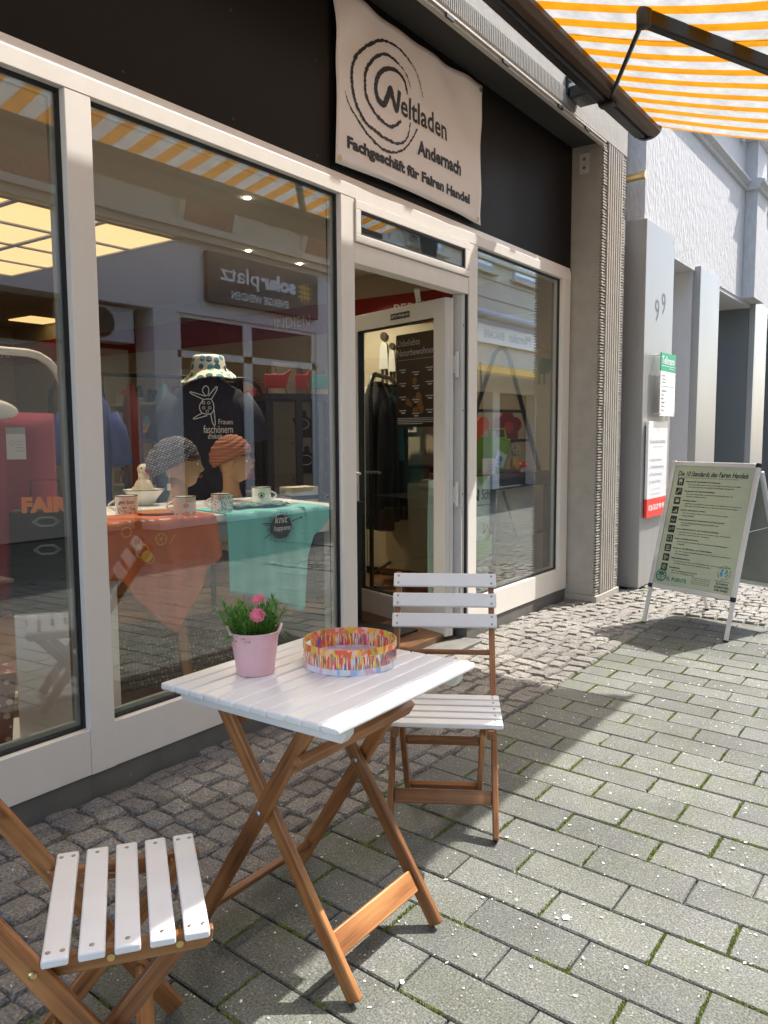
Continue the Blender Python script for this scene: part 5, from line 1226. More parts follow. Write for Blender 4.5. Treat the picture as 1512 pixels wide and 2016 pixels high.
m = MB(); m.blob((.030, 0, hz+.045), (.066, .079, .035), 20, 12); m.build('hair', M_hair, hd1, smooth='all')
wrap(2.80-.01, .92+.01, TZ+.02+hz+.040, fa1, 'dark slouchy head scarf with white dashes on the left mannequin head', M_scarf, .75, .02, -26)
fa2 = math.atan2(-.80, .60)
hd2, hz = head(3.27, 1.02, TZ+.02, fa2, 'mannequin head in the striped rust turban, right of the two heads', M_skin)
wrap(3.27, 1.02, TZ+.02+hz+.046, fa2, 'rust striped turban on the right mannequin head', M_wrapr, .42, .022, -22)
m = MB(); m.blob((.028, 0, hz+.052), (.064, .076, .022), 20, 12); m.build('hair', M_hair, hd2, smooth='all')
pt_ = thing('price_tag', 'small white price tag hanging from the dark slouchy head scarf', 'tag', (2.66, .86, TZ+.10), radians(-40)); m = MB(); m.bx(-.009, .009, -.001, .001, 0, .034); m.build('tag', M_paper, pt_); m = MB(); m.tube([(0, 0, .034), (.004, .004, .11)], .0008, 4); m.build('thread', M_paper, pt_)
# plush goose in an enamel bowl, orange dish, scarf, soap tray
bw_ = thing('enamel_bowl', 'white enamel bowl with a dark rim behind the get lost mug', 'bowl', (2.78, 1.22, TZ))
bw_.scale = (bowl_scale,)*3
m = MB(); m.lathe([(.05, 0), (.055, .004), (.10, .06), (.135, .10), (.14, .102), (.136, .105), (.10, .066), (.05, .01), (0, .01)], n=32, cap=False); m.build('bowl', M_enamel, bw_, smooth='all')
m = MB(); m.lathe([(.137, .101), (.142, .104), (.137, .107)], n=32, cap=False); m.build('rim', M_ink, bw_)
go = thing('plush_goose', 'cream plush goose with a red beak sitting in the enamel bowl', 'soft toy', (2.78, 1.22, TZ+.03), math.atan2(-.86, -.25))
go.scale = (.68, .68, .58)
m = MB(); m.blob((0, 0, .10), (.085, .075, .11), 20, 14); m.tube([(0, 0, .16), (.005, 0, .21), (.01, 0, .27)], [.05, .04, .045], 14); m.blob((.015, 0, .285), (.058, .05, .055), 20, 14); m.build('body', M_cream, go, smooth='all')
m = MB(); m.tube([(.06, 0, .28), (.085, 0, .265), (.10, 0, .235)], [.018, .014, .006], 10); m.build('beak', M_redp, go, smooth='all')
for s_ in (1, -1):
    m = MB(); m.blob((.05, s_*.032, .298), (.010, .007, .011), 10, 8); m.build('eye', M_ink, go, smooth='all')
    m = MB(); m.blob((-.01, s_*.07, .08), (.06, .016, .05), 12, 8); m.build('wing', M_cream, go, smooth='all')
m = MB(); m.tube([(-.02, .035, .325), (-.04, .055, .345), (-.06, .05, .33)], [.012, .016, .008], 8); m.build('bow', P('bow_brown', (.3, .14, .08), .9), go, smooth='all')
m = MB(); m.lathe([(0, 0), (.06, 0), (.095, .012), (.10, .018), (.09, .016), (.05, .008), (0, .008)], (0, 0, 0), 28, cap=False); o = m.build('dish', P('amber_glaze', (.55, .20, .04), .3), None, smooth='all'); o.location = (2.46, .70, TZ); tag(o, 'small amber orange dish on the display table between the mugs', 'dish')
o = thing('scarf', 'dark green patterned scarf lying beside the turquoise t-shirt', 'scarf', (2.98, .56, TZ), TR_)
m = MB(); m.grid(lambda u, v: (-.16+.34*u, -.08+.15*v+.02*sin(u*8), .012+.016*abs(sin(u*9+v*4))*abs(sin(v*7+u*3))), 24, 12); m.build('cloth', dots_mat('green_scarf', (.02, .05, .045), (.10, .30, .26), 45, .45), o, smooth='all', solid=.004)
o = thing('card_packet', 'flat dark card packet lying right of the green scarf', 'packet', (3.22, .58, TZ), TR_-.3); m = MB(); m.bx(-.06, .06, -.05, .05, 0, .008); m.build('packet', M_inkg, o); m = MB(); m.bx(-.04, .04, -.03, .03, .0081, .009); m.build('label', M_paper, o)
# navy t-shirt on a bust with the sun hat on top
bx0, by0, th0 = 3.41, 1.38, radians(-42)
tsn = thing('t_shirt', 'navy t-shirt lettered in white hanging on a bust behind the heads', 't-shirt', (bx0, by0, 0), th0)
def torso(u, v, k=.80):
    z = .78+.80*v; a = 2*pi*u
    wx = lerp_tab([(.78, .27), (1.0, .26), (1.25, .28), (1.42, .30), (1.50, .25), (1.545, .15), (1.58, .075)], z); wy = lerp_tab([(.78, .13), (1.2, .14), (1.45, .12), (1.58, .06)], z)
    return V((wx*k*cos(a), wy*sin(a)*(1+.03*sin(a*9+z*20)), z+.085))
m = MB(); m.grid(torso, 48, 30); m.build('shirt_body', M_navy, tsn, smooth='all')
for s_ in (1, -1): m = MB(); m.tube([(s_*.18, 0, 1.535), (s_*.25, 0, 1.43), (s_*.30, -.01, 1.27)], [.08, .08, .09], 14); m.build('sleeve', M_navy, tsn, smooth='all')
m = MB(); m.tube([(0, 0, .78), (0, 0, .13)], .018, 10); m.lathe([(.17, .101), (.17, .115), (.02, .13)], n=24); m.build('stand', M_dtube, tsn)
m = MB(); TF = lambda u, v, d=0: V((u, -.135*sqrt(max(.05, 1-(u/.225)**2))-.010-d, v+.085))
text(m, 'Frauen', TF, .055, 1.292, w=.085, h=.032); text(m, 'faschönern', TF, -.035, 1.240, w=.175, h=.046); text(m, 'd!nkelt', TF, -.01, 1.205, w=.085, h=.032)
for pts in ([(-.015, 1.46), (-.035, 1.49), (-.02, 1.52), (0, 1.51), (.0, 1.475), (-.015, 1.46)], [(-.02, 1.46), (-.10, 1.485), (-.10, 1.475), (-.03, 1.44)], [(.0, 1.46), (.045, 1.515), (.05, 1.50), (.015, 1.44)], [(-.03, 1.44), (-.055, 1.40), (-.04, 1.36), (.01, 1.355), (.03, 1.39), (.015, 1.44), (-.03, 1.44)], [(-.04, 1.36), (-.09, 1.33), (-.08, 1.325), (-.01, 1.345)], [(.01, 1.355), (.02, 1.30), (.035, 1.29), (.03, 1.38)]): m.stroke(smooth_line(pts, 4), .005, TF)
for x, z in ((-.03, 1.42), (0, 1.42), (-.03, 1.39), (.005, 1.39), (-.01, 1.37)): m.stroke(circ(x, z, .008, 8)+[(x+.008, z)], .003, TF)
m.build('lettering', M_inkw, tsn, fix=False)
hat = thing('sun_hat', 'white bucket hat with blue polka dots on top of the navy t-shirt bust', 'hat', (bx0-.02, by0-.03, 1.655), th0)
m = MB()
def hatf(u, v):
    a = 2*pi*u; r = lerp_tab([(0, .02), (.15, .10), (.25, .115), (.6, .135), (.63, .14), (1, .21)], v); z = lerp_tab([(0, .165), (.15, .165), (.25, .155), (.6, .05), (1, -.01)], v)
    if v > .62: z += .012*sin(a*3)+.02*cos(a); r *= 1+.05*sin(a*5)
    return V((r*.80*cos(a), r*.76*sin(a), z*.85))
m.grid(hatf, 48, 24); m.build('crown', M_polka, hat, smooth='all', solid=.003)
bl = thing('t_shirt', 'cobalt blue t-shirt half hidden by the mullion left of the plush goose', 't-shirt', (2.63, 1.48, 0), radians(-40))
m = MB(); m.grid(lambda u, v: torso(u, v, .42)-V((0, 0, .09)), 40, 24); m.build('shirt_body', M_cobalt, bl, smooth='all')
for s_ in (1, -1): m = MB(); m.tube([(s_*.10, 0, 1.42), (s_*.14, 0, 1.34), (s_*.17, -.01, 1.15)], [.06, .06, .065], 14); m.build('sleeve', M_cobalt, bl, smooth='all')
m = MB(); m.tube([(0, 0, .78), (0, 0, .13)], .018, 10); m.lathe([(.17, .101), (.17, .115), (.02, .13)], n=24); m.build('stand', M_dtube, bl)
m = MB(); m.stroke(smooth_line([(-.06, 1.20), (.02, 1.26), (.08, 1.20), (.07, 1.12), (.0, 1.08)], 5), .005, TF); m.build('print', M_inkw, bl, fix=False)
# clothes racks
def rack(name, x, y, rot, L, zt, mat, r, label, grp=None):
    o = thing(name, label, 'clothes rack', (x, y, .10), rot, grp)
    for s_ in (0, 1):
        q = L*s_; sg = 1 if s_ == 0 else -1; m = MB()
        m.tube([(q, 0, .03)]+[(q, 0, zt-.16)]+[(q+sg*.16*(1-cos(t*pi/10)), 0, zt-.16+.16*sin(t*pi/10)) for t in range(1, 6)], r, 10); m.build('upright', mat, o, smooth=True)
        m = MB(); m.tube([(q, -.24, .015), (q, .24, .015)], r, 8); m.build('foot', mat, o, smooth=True)
    m = MB(); m.tube([(.16, 0, zt), (L-.16, 0, zt)], r, 10); m.build('rail', mat, o, smooth=True)
    m = MB(); m.tube([(0, 0, .12), (L, 0, .12)], r*.8, 8); m.build('crossbar', mat, o, smooth=True); return o
rk = rack('clothes_rack', .55, .80, 0, 1.50, 1.56, M_frame, .017, 'cream tubular clothes rack behind the left window')
def garment(x, y, z, rot, wd, H, mat, label, seed=1, dp=.06):
    o = thing('garment', label, 'garment', (x, y, z-H), rot, 'clothes hanging in the shop'); R = random.Random(seed); ph = R.uniform(0, 6)
    def fn(u, v):
        a = 2*pi*u; zz = v; w_ = wd*(1.0-.10*zz-.62*max(0, zz-.86)/.14*1.0); return V((w_/2*cos(a), dp*sin(a)*(1-.5*max(0, zz-.8)/.2)+.010*sin(a*7+zz*3+ph)*(1-zz), H*zz))
    m = MB(); m.grid(fn, 44, 12); m.build('cloth', mat, o, smooth='all')
    m = MB(); m.tube([(0, 0, H-.01), (0, 0, H+.05), (.02, 0, H+.075), (.03, 0, H+.06)], .003, 6); m.build('hanger', M_steel, o); return o
garment(.85, .80, 1.60, radians(70), .50, .95, M_maroon, 'long maroon garment at the far left end of the cream rack', 1)
garment(1.35, .80, 1.60, radians(60), .52, 1.05, M_maroon, 'wide maroon garment in the middle of the cream rack', 2, .08)
garment(1.12, .80, 1.60, radians(75), .48, .85, P('plum_cloth', (.11, .03, .10), .85, var=.4), 'plum purple garment between the maroon ones on the cream rack', 3)
mc = thing('maroon_cloth', 'large plain maroon cloth hanging behind the cream rack and the dark gift bag', 'cloth', (1.75, 1.02, .50))
m = MB(); m.grid(lambda u, v: (-.75+1.22*u, .018*sin(u*26)*(1-.5*v)+.25*(u-.5), .92*v), 70, 10); m.build('cloth', M_maroon, mc, smooth='all', solid=.003)
cap = thing('sun_visor', 'pair of white cap brims hanging below the rail of the cream rack', 'cap', (1.58, .70, 1.40), radians(-40))
m = MB(); m.blob((-.12, 0, .10), (.13, .03, .085), 20, 10, R=Matrix.Rotation(radians(-15), 3, 'Y')); m.build('brim', M_enamel, cap, smooth='all'); m = MB(); m.blob((.06, 0, .02), (.12, .03, .042), 20, 10, R=Matrix.Rotation(radians(8), 3, 'Y')); m.build('brim', M_enamel, cap, smooth='all')
bag = thing('gift_bag', 'dark gift bag lettered FAIR in orange standing behind the left window', 'bag', (1.78, .52, .62), radians(-38))
m = MB(); m.prism([(-.14, 0), (.14, 0), (.13, .40), (-.13, .40)], lambda u, v, d=0: V((u, -.06+d, v)), .12); m.build('bag', M_blackc, bag)
m = MB(); FB = lambda u, v, d=0: V((u, -.061-d, v)); text(m, 'FAIR', FB, -.085, .415-.02, w=.17, h=.062, bold=.06); m.build('lettering', P('orange_print', (.8, .22, .05), .6, emit=None), bag, fix=False)
m = MB()
for z in (.36, .25):
    for s_ in (.8, 1): m.stroke([(x*s_*.05, z+y*s_*.018) for x, y in ((-1, 0), (-.5, 1), (.5, 1), (1, 0), (.5, -1), (-.5, -1), (-1, 0))], .002, FB)
m.build('emblem', M_inkg, bag, fix=False)
m = MB(); m.tube([(-.06, -.03, .40), (-.05, -.03, .52), (.05, -.03, .52), (.06, -.03, .40)], .004, 6); m.build('handle', M_ink, bag)
pst = thing('pedestal', 'white square pedestal below the dark gift bag', 'pedestal', (1.78, .55, .10), radians(-38)); m = MB(); m.bx(-.11, .11, -.11, .11, 0, .52); m.build('column', M_white, pst, bevel=.004); m = MB(); m.bx(-.16, .16, -.14, .14, .5, .519) if False else m.bx(-.2, .2, -.16, .16, -.0, .03); m.build('foot', M_white, pst, bevel=.004)
tg = thing('price_card', 'cream price card with a dark heading hanging on the maroon garments', 'card', (1.72, .62, 1.22), radians(-38))
m = MB(); m.bx(-.035, .035, -.002, .0, 0, .10); m.build('card', M_paper, tg); m = MB(); m.bx(-.035, .035, -.003, .001, .1, .125); m.build('heading', M_inkg, tg)
m = MB(); CP = lambda u, v, d=0: V((u, -.003-d, v)); m.stroke(circ(-.015, .065, .009, 12)+[(-.006, .065)], .002, CP); [m.stroke([(.0, .07-.012*k), (.026, .07-.012*k)], .003, CP) for k in range(4)]; m.build('print', M_inkg, tg, fix=False)
for k, (dx, dz, mt, lb) in enumerate(((0, 0, M_rug, 'patterned dark red bag standing on the floor at the far left'), )):
    o = thing('patterned_bag', lb, 'bag', (1.28, .30, .10), radians(-30)); m = MB(); m.prism([(-.15, 0), (.15, 0), (.19, .42), (-.19, .42)], lambda u, v, d=0: V((u, -.08+d, v)), .16); m.build('bag', dots_mat('hexagon_print', (.16, .03, .02), (.42, .30, .2), 26, .3), o); m = MB(); m.tube([(-.07, -.07, .42), (-.05, -.07, .55), (.05, -.07, .55), (.07, -.07, .42)], .007, 8); m.build('handle', M_maroon, o)
for k in range(5):
    o = thing('folded_rug', ['lowest', 'second', 'third', 'fourth', 'topmost'][k]+' of the folded woven rugs stacked on the floor under the display table', 'rug', (2.62+.02*k, .86, .10+.045*k), TR_+.05*(k % 3-1), 'rugs stacked under the display table')
    m = MB(); m.bx(-.42, .42, -.2, .2, .001, .044); m.build('pile', M_rug, o, bevel=.015, seg=3)
for x, y in ((2.50, .60), (2.98, .62)): o = thing('wooden_slat', 'pale wooden prop leaning against the rugs, '+('left one' if x < 2.7 else 'right one'), 'wood', (x, y, .10), TR_); m = MB(); m.beam((0, -.05, 0), (0, .06, .52), .03, .05, up=(1, 0, 0)); m.build('prop', M_wood, o, bevel=.003)
# black glazed cabinet with jewellery busts
cb = thing('display_cabinet', 'black framed glass cabinet with jewellery stands by the right end of the middle window', 'cabinet', (4.44, 1.55, .10), radians(-33))
CW, CD, CH = .54, .38, 1.50
for x in (-CW/2, -.06, .06, CW/2):
    for y in ((-CD/2, CD/2) if abs(x) > .1 else (-CD/2,)): m = MB(); m.bx(x-.022, x+.022, y-.022, y+.022, 0, CH-.0405); m.build('post', M_dtube, cb)
m = MB(); m.bx(-CW/2-.03, CW/2+.03, -CD/2-.03, CD/2+.03, CH-.04, CH); m.build('top', M_dtube, cb); m = MB(); m.bx(-CW/2, CW/2, -CD/2, CD/2, .0, .62); m.build('base_cupboard', M_dtube, cb)
m = MB(); m.bx(-CW/2, CW/2, CD/2+.023, CD/2+.03, .62, CH-.041); m.build('back_panel', M_wallin, cb)
for z in (.63, .92, 1.18): m = MB(); m.bx(-CW/2+.023, CW/2-.023, -CD/2+.023, CD/2-.023, z, z+.008); m.build('glass_shelf', M_glass, cb)
ca, sa = cos(radians(-33)), sin(radians(-33))
def on_cab(lx, ly): return (4.44+lx*ca-ly*sa, 1.55+lx*sa+ly*ca)
for k, (lx, z, w_) in enumerate(((.02, 1.189, 'upper shelf'), (.04, .929, 'middle shelf'), (.05, .639, 'lowest shelf, centre'), (.22, .639, 'lowest shelf, right'))):
    x, y = on_cab(lx, -.05); o = thing('necklace_bust', 'black necklace bust on the '+w_+' of the black cabinet', 'jewellery stand', (x, y, .10+z), radians(-60), 'necklace busts in the cabinet')
    m = MB(); m.prism([(-.05, 0), (.05, 0), (.07, .10), (.085, .15), (.05, .13), (.018, .16), (.018, .20), (-.018, .20), (-.018, .16), (-.05, .13), (-.085, .15), (-.07, .10)], lambda u, v, d=0: V((u, -.02+d-.1*v, v)), .035); m.build('bust', M_blackc, o, bevel=.01)
    m = MB(); m.tube([(.045*sin(t), -.045-.006, .12+.035*cos(t)-.02) for t in [k2*pi/8-pi/2 for k2 in range(17)]], .004, 6); m.build('necklace', M_alu, o)
for k, (lx, mt, lb) in enumerate(((-.17, M_redp, 'small red bird shaped handbag on top of the black cabinet, leftmost'), (.02, M_redp, 'narrow red bag between the red and green bags on the black cabinet'), (.19, M_green, 'small green bird shaped handbag on top of the black cabinet'))):
    x, y = on_cab(lx, 0); o = thing('bird_bag', lb, 'bag', (x, y, 1.60), radians(-40)); w_ = .05 if k == 1 else .085
    m = MB(); m.prism([(-w_, .05), (w_*.8, .05), (w_*1.05, .13), (w_*1.35, .19), (w_*.6, .15), (-w_, .15)], lambda u, v, d=0: V((u, -.015+d, v)), .03); m.build('pouch', mt, o, bevel=.006)
    m = MB(); [m.tube([(sx*w_*.7, 0, .055), (sx*w_*.9, 0, .0)], .003, 5) for sx in (-1, 1)]; m.tube([(-w_*.8, 0, .15), (-w_*.6, 0, .21), (-w_*.1, 0, .21), (0, 0, .15)], .003, 5); m.build('wire_legs', M_maroon, o)
bkx = [(4.05, 1.05), (4.05, 1.05), (4.06, 1.05)]
lowt = thing('low_table', 'dark low table with books right of the display table', 'table', (3.85, 1.02, .10), radians(-20)); m = MB(); m.bx(-.35, .35, -.2, .2, .74, .78); m.build('tabletop', M_dtube, lowt)
for sx in (-1, 1):
    for sy in (-1, 1): m = MB(); m.bx(sx*.32-.015, sx*.32+.015, sy*.17-.015, sy*.17+.015, 0, .74); m.build('leg', M_dtube, lowt)
for k in range(4):
    o = thing('book', ['bottom', 'second', 'third', 'top'][k]+' book of the stack beside the turquoise t-shirt', 'book', (3.78, .98, .881+.0262*k), radians(-20+6*(k % 2)), 'books stacked on the low table')
    m = MB(); m.bx(-.10, .10, -.07, .07, 0, .0255); m.build('cover', [M_paper, M_ink, M_paper, M_cream][k], o); m = MB(); m.bx(-.097, .1015, -.0725, .0725, .004, .021) if False else m.bx(-.101, -.1, -.066, .066, .004, .021); m.build('pages', M_paper, o)
# stocked shelves along the side wall, deeper in the shop
shv = thing('stock_shelves', 'white shelves stocked with small colourful goods on the side wall beyond the cabinet', 'shelf', (5.93, 4.2, .10))
for k in range(6): m = MB(); m.bx(-.34, 0, -1.3, 1.3, .30*k+.05, .30*k+.075); m.build('shelf_board', M_wallw, shv)
for y in (-1.3, 0, 1.3): m = MB(); m.bx(-.345, -.001, y-.0125, y+.0125, .0, 1.9); m.build('upright', M_wallw, shv)
rr = random.Random(31)
for mt, nm in ((M_redp, 'red_goods'), (M_teal, 'turquoise_goods'), (M_basket, 'brown_goods'), (M_paper, 'pale_goods'), (M_blackc, 'black_goods'), (M_yell, 'yellow_goods')):
    m = MB()
    for _ in range(34):
        k = rr.randrange(6); y = rr.uniform(-1.24, 1.22); h = rr.uniform(.06, .2); w_ = rr.uniform(.03, .07)
        if rr.random() < .5: m.bx(-.30+rr.uniform(0, .08), -.12, y-w_, y+w_, .30*k+.0755, .30*k+.0755+h)
        else: m.lathe([(w_*.7, 0), (w_, h*.5), (w_*.5, h)], (-.2, y, .30*k+.0755), 10)
    m.build(nm, mt, shv, kind='stuff')
# dark clothes in the depth of the shop
rk2 = rack('clothes_rack', 2.95, 2.35, radians(-20), 1.5, 1.62, M_dtube, .015, 'dark tubular clothes rack behind the navy t-shirt')
for k, (mt, lb) in enumerate(((M_blackc, 'black garment at the left end of the dark rack behind the navy t-shirt'), (P('wine_cloth', (.12, .02, .02), .9), 'wine red garment second on the dark rack'), (P('petrol_cloth', (.03, .12, .14), .9), 'petrol blue garment in the middle of the dark rack'), (M_navy, 'navy garment fourth on the dark rack'), (M_blackc, 'black garment at the right end of the dark rack behind the navy t-shirt'))):
    p = rotz((.3+.22*k, 0), radians(-20)); garment(2.95+p.x, 2.35+p.y, 1.66, radians(50), .5, .95, mt, lb, 30+k)
# ---------------------------------------------------------------- seen through the door
rk3 = rack('clothes_rack', 4.95, 1.28, radians(22), .9, 1.68, M_dtube, .018, 'black clothes rack seen through the open door')
for k, (mt, H, lb) in enumerate(((M_blackc, 1.15, 'long black coat first on the rack seen through the door'), (M_blackc, 1.10, 'long black coat in the middle of the rack seen through the door'), (P('peacock_cloth', (.01, .09, .10), .9, var=.8, scale=20), .62, 'short peacock blue garment on the rack seen through the door'), (M_blackc, 1.12, 'long black coat last on the rack seen through the door'))):
    p = rotz((.16+.19*k, 0), radians(22)); garment(4.95+p.x, 1.28+p.y, 1.72-(.0 if k != 2 else 0), radians(60), .52, H, mt, lb, 40+k, .09)
mini = thing('poster', 'dark brown poster titled Unbeliebte Naturbewohner on the open glass door', 'poster', (0, 0, 0)); 
Md = Matrix.Translation((4.135, .06, 0)) @ Matrix.Rotation(radians(73), 4, 'Z')
mini.matrix_world = Md
DPL = lambda u, v, d=0: V((.44-u, .0365+d, v))
m = MB(); m.prism([(0, 0), (.42, 0), (.42, .58), (0, .58)], lambda u, v, d=0: V((.5-u, .035+d, 1.355+v)), .002)
m.build('sheet', P('poster_brown', (.02, .012, .008), .35, var=.5, scale=7), mini)
DPL = lambda u, v, d=0: V((.5-u, .0372+d, 1.355+v))
m = MB(); text(m, 'Unbeliebte', DPL, .012, .505, w=.225, h=.042); text(m, 'Naturbewohner', DPL, .012, .445, w=.36, h=.042)
m.stroke([(.012, .42), (.38, .42)], .002, DPL)
for k in range(4):
    for c_ in range(3): m.stroke([(.03+.13*c_, .36-.085*k-.02*(c_ == 1)), (.10+.13*c_, .36-.085*k-.02*(c_ == 1))], .006, DPL); m.stroke([(.05+.13*c_, .345-.085*k-.02*(c_ == 1)), (.09+.13*c_, .345-.085*k-.02*(c_ == 1))], .008, DPL)
for k in range(4): m.stroke([(.015, .055-.011*k), (.36-.1*(k == 3), .055-.011*k)], .004, DPL)
m.build('lettering', M_inkg, mini, fix=False)
m = MB(); rr = random.Random(9)
for k in range(14): m.flat(circ(.18+rr.uniform(-.08, .09), .20+rr.uniform(-.10, .10), rr.uniform(.012, .03), 10), DPL, .0004+.00008*k)
m.build('picture', P('poster_ochre', (.14, .07, .02), .4, var=.6, scale=40), mini, fix=False)
# things on the side wall x = 5.95 (facing -x): u runs towards the viewer's right (-y)
SW = lambda u, v, d=0: V((-d, -u, v))
def on_wall(name, label, cat, y, z): return thing(name, label, cat, (5.948, y, z))
bd = on_wall('card_board', 'white wall board with rows of small dark cards seen through the door', 'board', 1.95, 1.33)
m = MB(); m.bx(-.02, -.004, -.45, .45, 0, .42); m.build('board', M_wallw, bd)
m = MB(); rr = random.Random(14)
for r_ in range(4):
    for c_ in range(9):
        if rr.random() < .8: u = -.40+.095*c_; m.prism([(u, .03+.10*r_), (u+.05, .03+.10*r_), (u+.05, .10+.10*r_), (u, .10+.10*r_)], lambda a, b_, d=0: SW(a, b_, .021+d), .006)
m.build('cards', M_ink, bd, kind='stuff')
fg = on_wall('wall_figure', 'painted metal figure of a woman and child on the wall above the card board', 'wall ornament', 1.86, 1.78)
m = MB()
for u0, s_ in ((0, 1), (.09, .78)):
    m.prism([(u0-.05*s_, .12*s_), (u0+.05*s_, .12*s_), (u0+.035*s_, .33*s_), (u0+.02*s_, .36*s_), (u0-.02*s_, .36*s_), (u0-.04*s_, .32*s_)], lambda a, b_, d=0: SW(a, b_, .004+d), .012)
m.build('robes', M_paper, fg)
m = MB()
for u0, s_ in ((0, 1), (.09, .78)):
    m.prism(circ(u0, .41*s_, .038*s_, 12), lambda a, b_, d=0: SW(a, b_, .004+d), .014); m.prism([(u0-.03*s_, .0), (u0-.015*s_, .0), (u0-.015*s_, .12), (u0-.03*s_, .12)], lambda a, b_, d=0: SW(a, b_, .004+d), .01); m.prism([(u0+.015*s_, .0), (u0+.03*s_, .0), (u0+.03*s_, .12), (u0+.015*s_, .12)], lambda a, b_, d=0: SW(a, b_, .004+d), .01)
m.build('limbs', M_hair, fg)
sh = on_wall('wall_shelf', 'narrow dark wall shelf with a black bowl below the card board', 'shelf', 1.75, 1.02); m = MB(); m.bx(-.26, -.001, -.75, .75, 0, .025); m.build('shelf_board', M_dtube, sh); 
for y in (-.5, .5): m = MB(); m.prism([(0, 0), (-.2, 0), (0, -.14)], lambda u, v, d=0: V((u, y+d, v-.001)), .02); m.build('bracket', M_dtube, sh)
bwl = thing('black_bowl', 'wide black wooden bowl standing on the dark wall shelf', 'bowl', (5.80, 1.72, 1.046)); m = MB(); m.lathe([(.03, 0), (.06, .006), (.14, .05), (.17, .075), (.16, .075), (.06, .016), (0, .012)], n=24, cap=False); m.build('bowl', M_blackc, bwl, smooth='all')
cabn = thing('cream_cupboard', 'cream cupboard with a bar handle standing below the wall shelf', 'cupboard', (5.94, 1.75, .10))
m = MB(); m.bx(-.40, 0, -.75, .75, .06, .80); m.build('carcass', M_cab, cabn, bevel=.004); m = MB(); m.bx(-.38, -.02, -.73, .73, 0, .059); m.build('plinth', M_dtube, cabn)
for y0 in (-.745, .003):
    m = MB(); m.bx(-.42, -.4005, y0, y0+.742, .07, .79); d_ = m.build('door', M_cab, cabn, bevel=.003); m = MB(); m.tube([(-.42, y0+.1, .48), (-.45, y0+.1, .48), (-.45, y0+.1, .62), (-.42, y0+.1, .62)], .007, 6); m.build('handle', M_alu, d_)
bk = thing('wicker_basket', 'round wicker basket on the floor in front of the cream cupboard', 'basket', (5.18, 2.05, .10)); m = MB()
for k in range(9): m.lathe([(.15+.012*k, .032*k), (.162+.012*k, .016+.032*k), (.157+.012*k, .031+.032*k)], n=28, cap=(k == 0))
m.build('weave', M_basket, bk); m = MB(); m.tube([(.25*cos(2*pi*k/24), .25*sin(2*pi*k/24), .29) for k in range(24)], .014, 8, closed=True); m.build('rim', M_basket, bk, smooth=True)
mat_ = thing('floor_mat', 'dark red patterned mat on the floor inside the open door', 'mat', (4.9, 1.0, .101), radians(10)); m = MB(); m.bx(-.5, .5, -.35, .35, 0, .008); m.build('mat', M_rug, mat_)
m = MB(); [m.stroke(circ(.1, .0, r, 24)+[(.1+r, 0)], .02, lambda u, v, d=0: V((u, v, .0085+d))) for r in (.06, .14, .22)]; m.build('rings', P('mat_red', (.4, .05, .02), .9), mat_, fix=False)
st = thing('display_stand', 'slim chrome display stand with trinkets just inside the door', 'stand', (4.55, 1.80, .10)); m = MB(); m.tube([(0, 0, 0), (0, 0, 1.28)], .013, 10); m.lathe([(.16, 0), (.16, .012), (.02, .02)], n=20); m.build('pole', M_alu, st, smooth=True); m = MB(); m.blob((0, 0, 1.30), (.035, .035, .04), 12, 8); m.build('finial', M_redp, st, smooth='all')
for z in (.55, .85, 1.12):
    m = MB(); [m.tube([(0, 0, z), (.09*cos(a), .09*sin(a), z+.03)], .004, 5) for a in (0, 1.6, 3.1, 4.7)]; m.build('hook', M_dtube, st)
# ---------------------------------------------------------------- behind the right window
ld = thing('ladder_shelf', 'dark steel A frame ladder desk behind the right window', 'shelf', (5.30, .55, .10))
T0, T1 = V((5.44, .40, 1.93))-V((5.30, .55, .10)), V((5.36, .52, 1.93))-V((5.30, .55, .10))
tp = V((.12, -.16, 1.83))
for a, b_ in (((.12-.07, -.12, 1.80), (-.35, -.02, .93)), ((.12+.03, -.18, 1.80), (.50, -.28, .93))):
    m = MB(); m.tube([a, b_], .017, 8); m.build('stile', M_dtube, ld, smooth=True)
m = MB(); m.tube([(.05, -.12, 1.80), (.08, -.145, 1.84), (.12, -.165, 1.84), (.15, -.18, 1.80)], .017, 8); m.build('top_bow', M_dtube, ld, smooth=True)
for z, x0, x1 in ((1.38, -.14, .325), (1.16, -.245, .41)): m = MB(); m.tube([(x0, -.07, z), (x1, -.24, z)], .012, 8); m.build('rung', M_dtube, ld, smooth=True)
m = MB(); m.bx(-.38, .56, -.36, .18, .895, .925); m.build('desk_top', P('desk_red_brown', (.10, .03, .02), .5), ld, bevel=.004); m = MB(); m.bx(-.38, .56, -.355, -.33, .82, .894); m.build('desk_rail', M_dtube, ld)
for x, y in ((-.36, -.33), (.53, -.33), (-.36, .15), (.53, .15)): m = MB(); m.bx(x-.016, x+.016, y-.016, y+.016, 0, .8945); m.build('leg', M_dtube, ld)
m = MB(); m.tube([(-.36, -.33, .45), (.53, -.33, .45)], .012, 8); m.build('foot_rail', M_dtube, ld, smooth=True); m = MB(); m.tube([(-.2, -.33, .80), (.02, -.33, .46)], .010, 8); m.build('strut', M_dtube, ld, smooth=True)
DZ = .10+.926
tot = thing('felt_bag', 'lime green felt bag with a hanging tag on the ladder desk', 'bag', (5.27, .42, DZ), radians(-20)); m = MB()
m.grid(lambda u, v: ((.13+.05*v)*cos(2*pi*u)*(1+.02*sin(9*u)), (.07+.03*v)*sin(2*pi*u), .25*v+.012*sin(4*pi*u)*v), 32, 8); m.flat(circ(0, 0, .13, 16), lambda u, v, d=0: V((u, v*.55, .003))); m.build('bag', M_lime, tot, smooth='all', solid=.005)
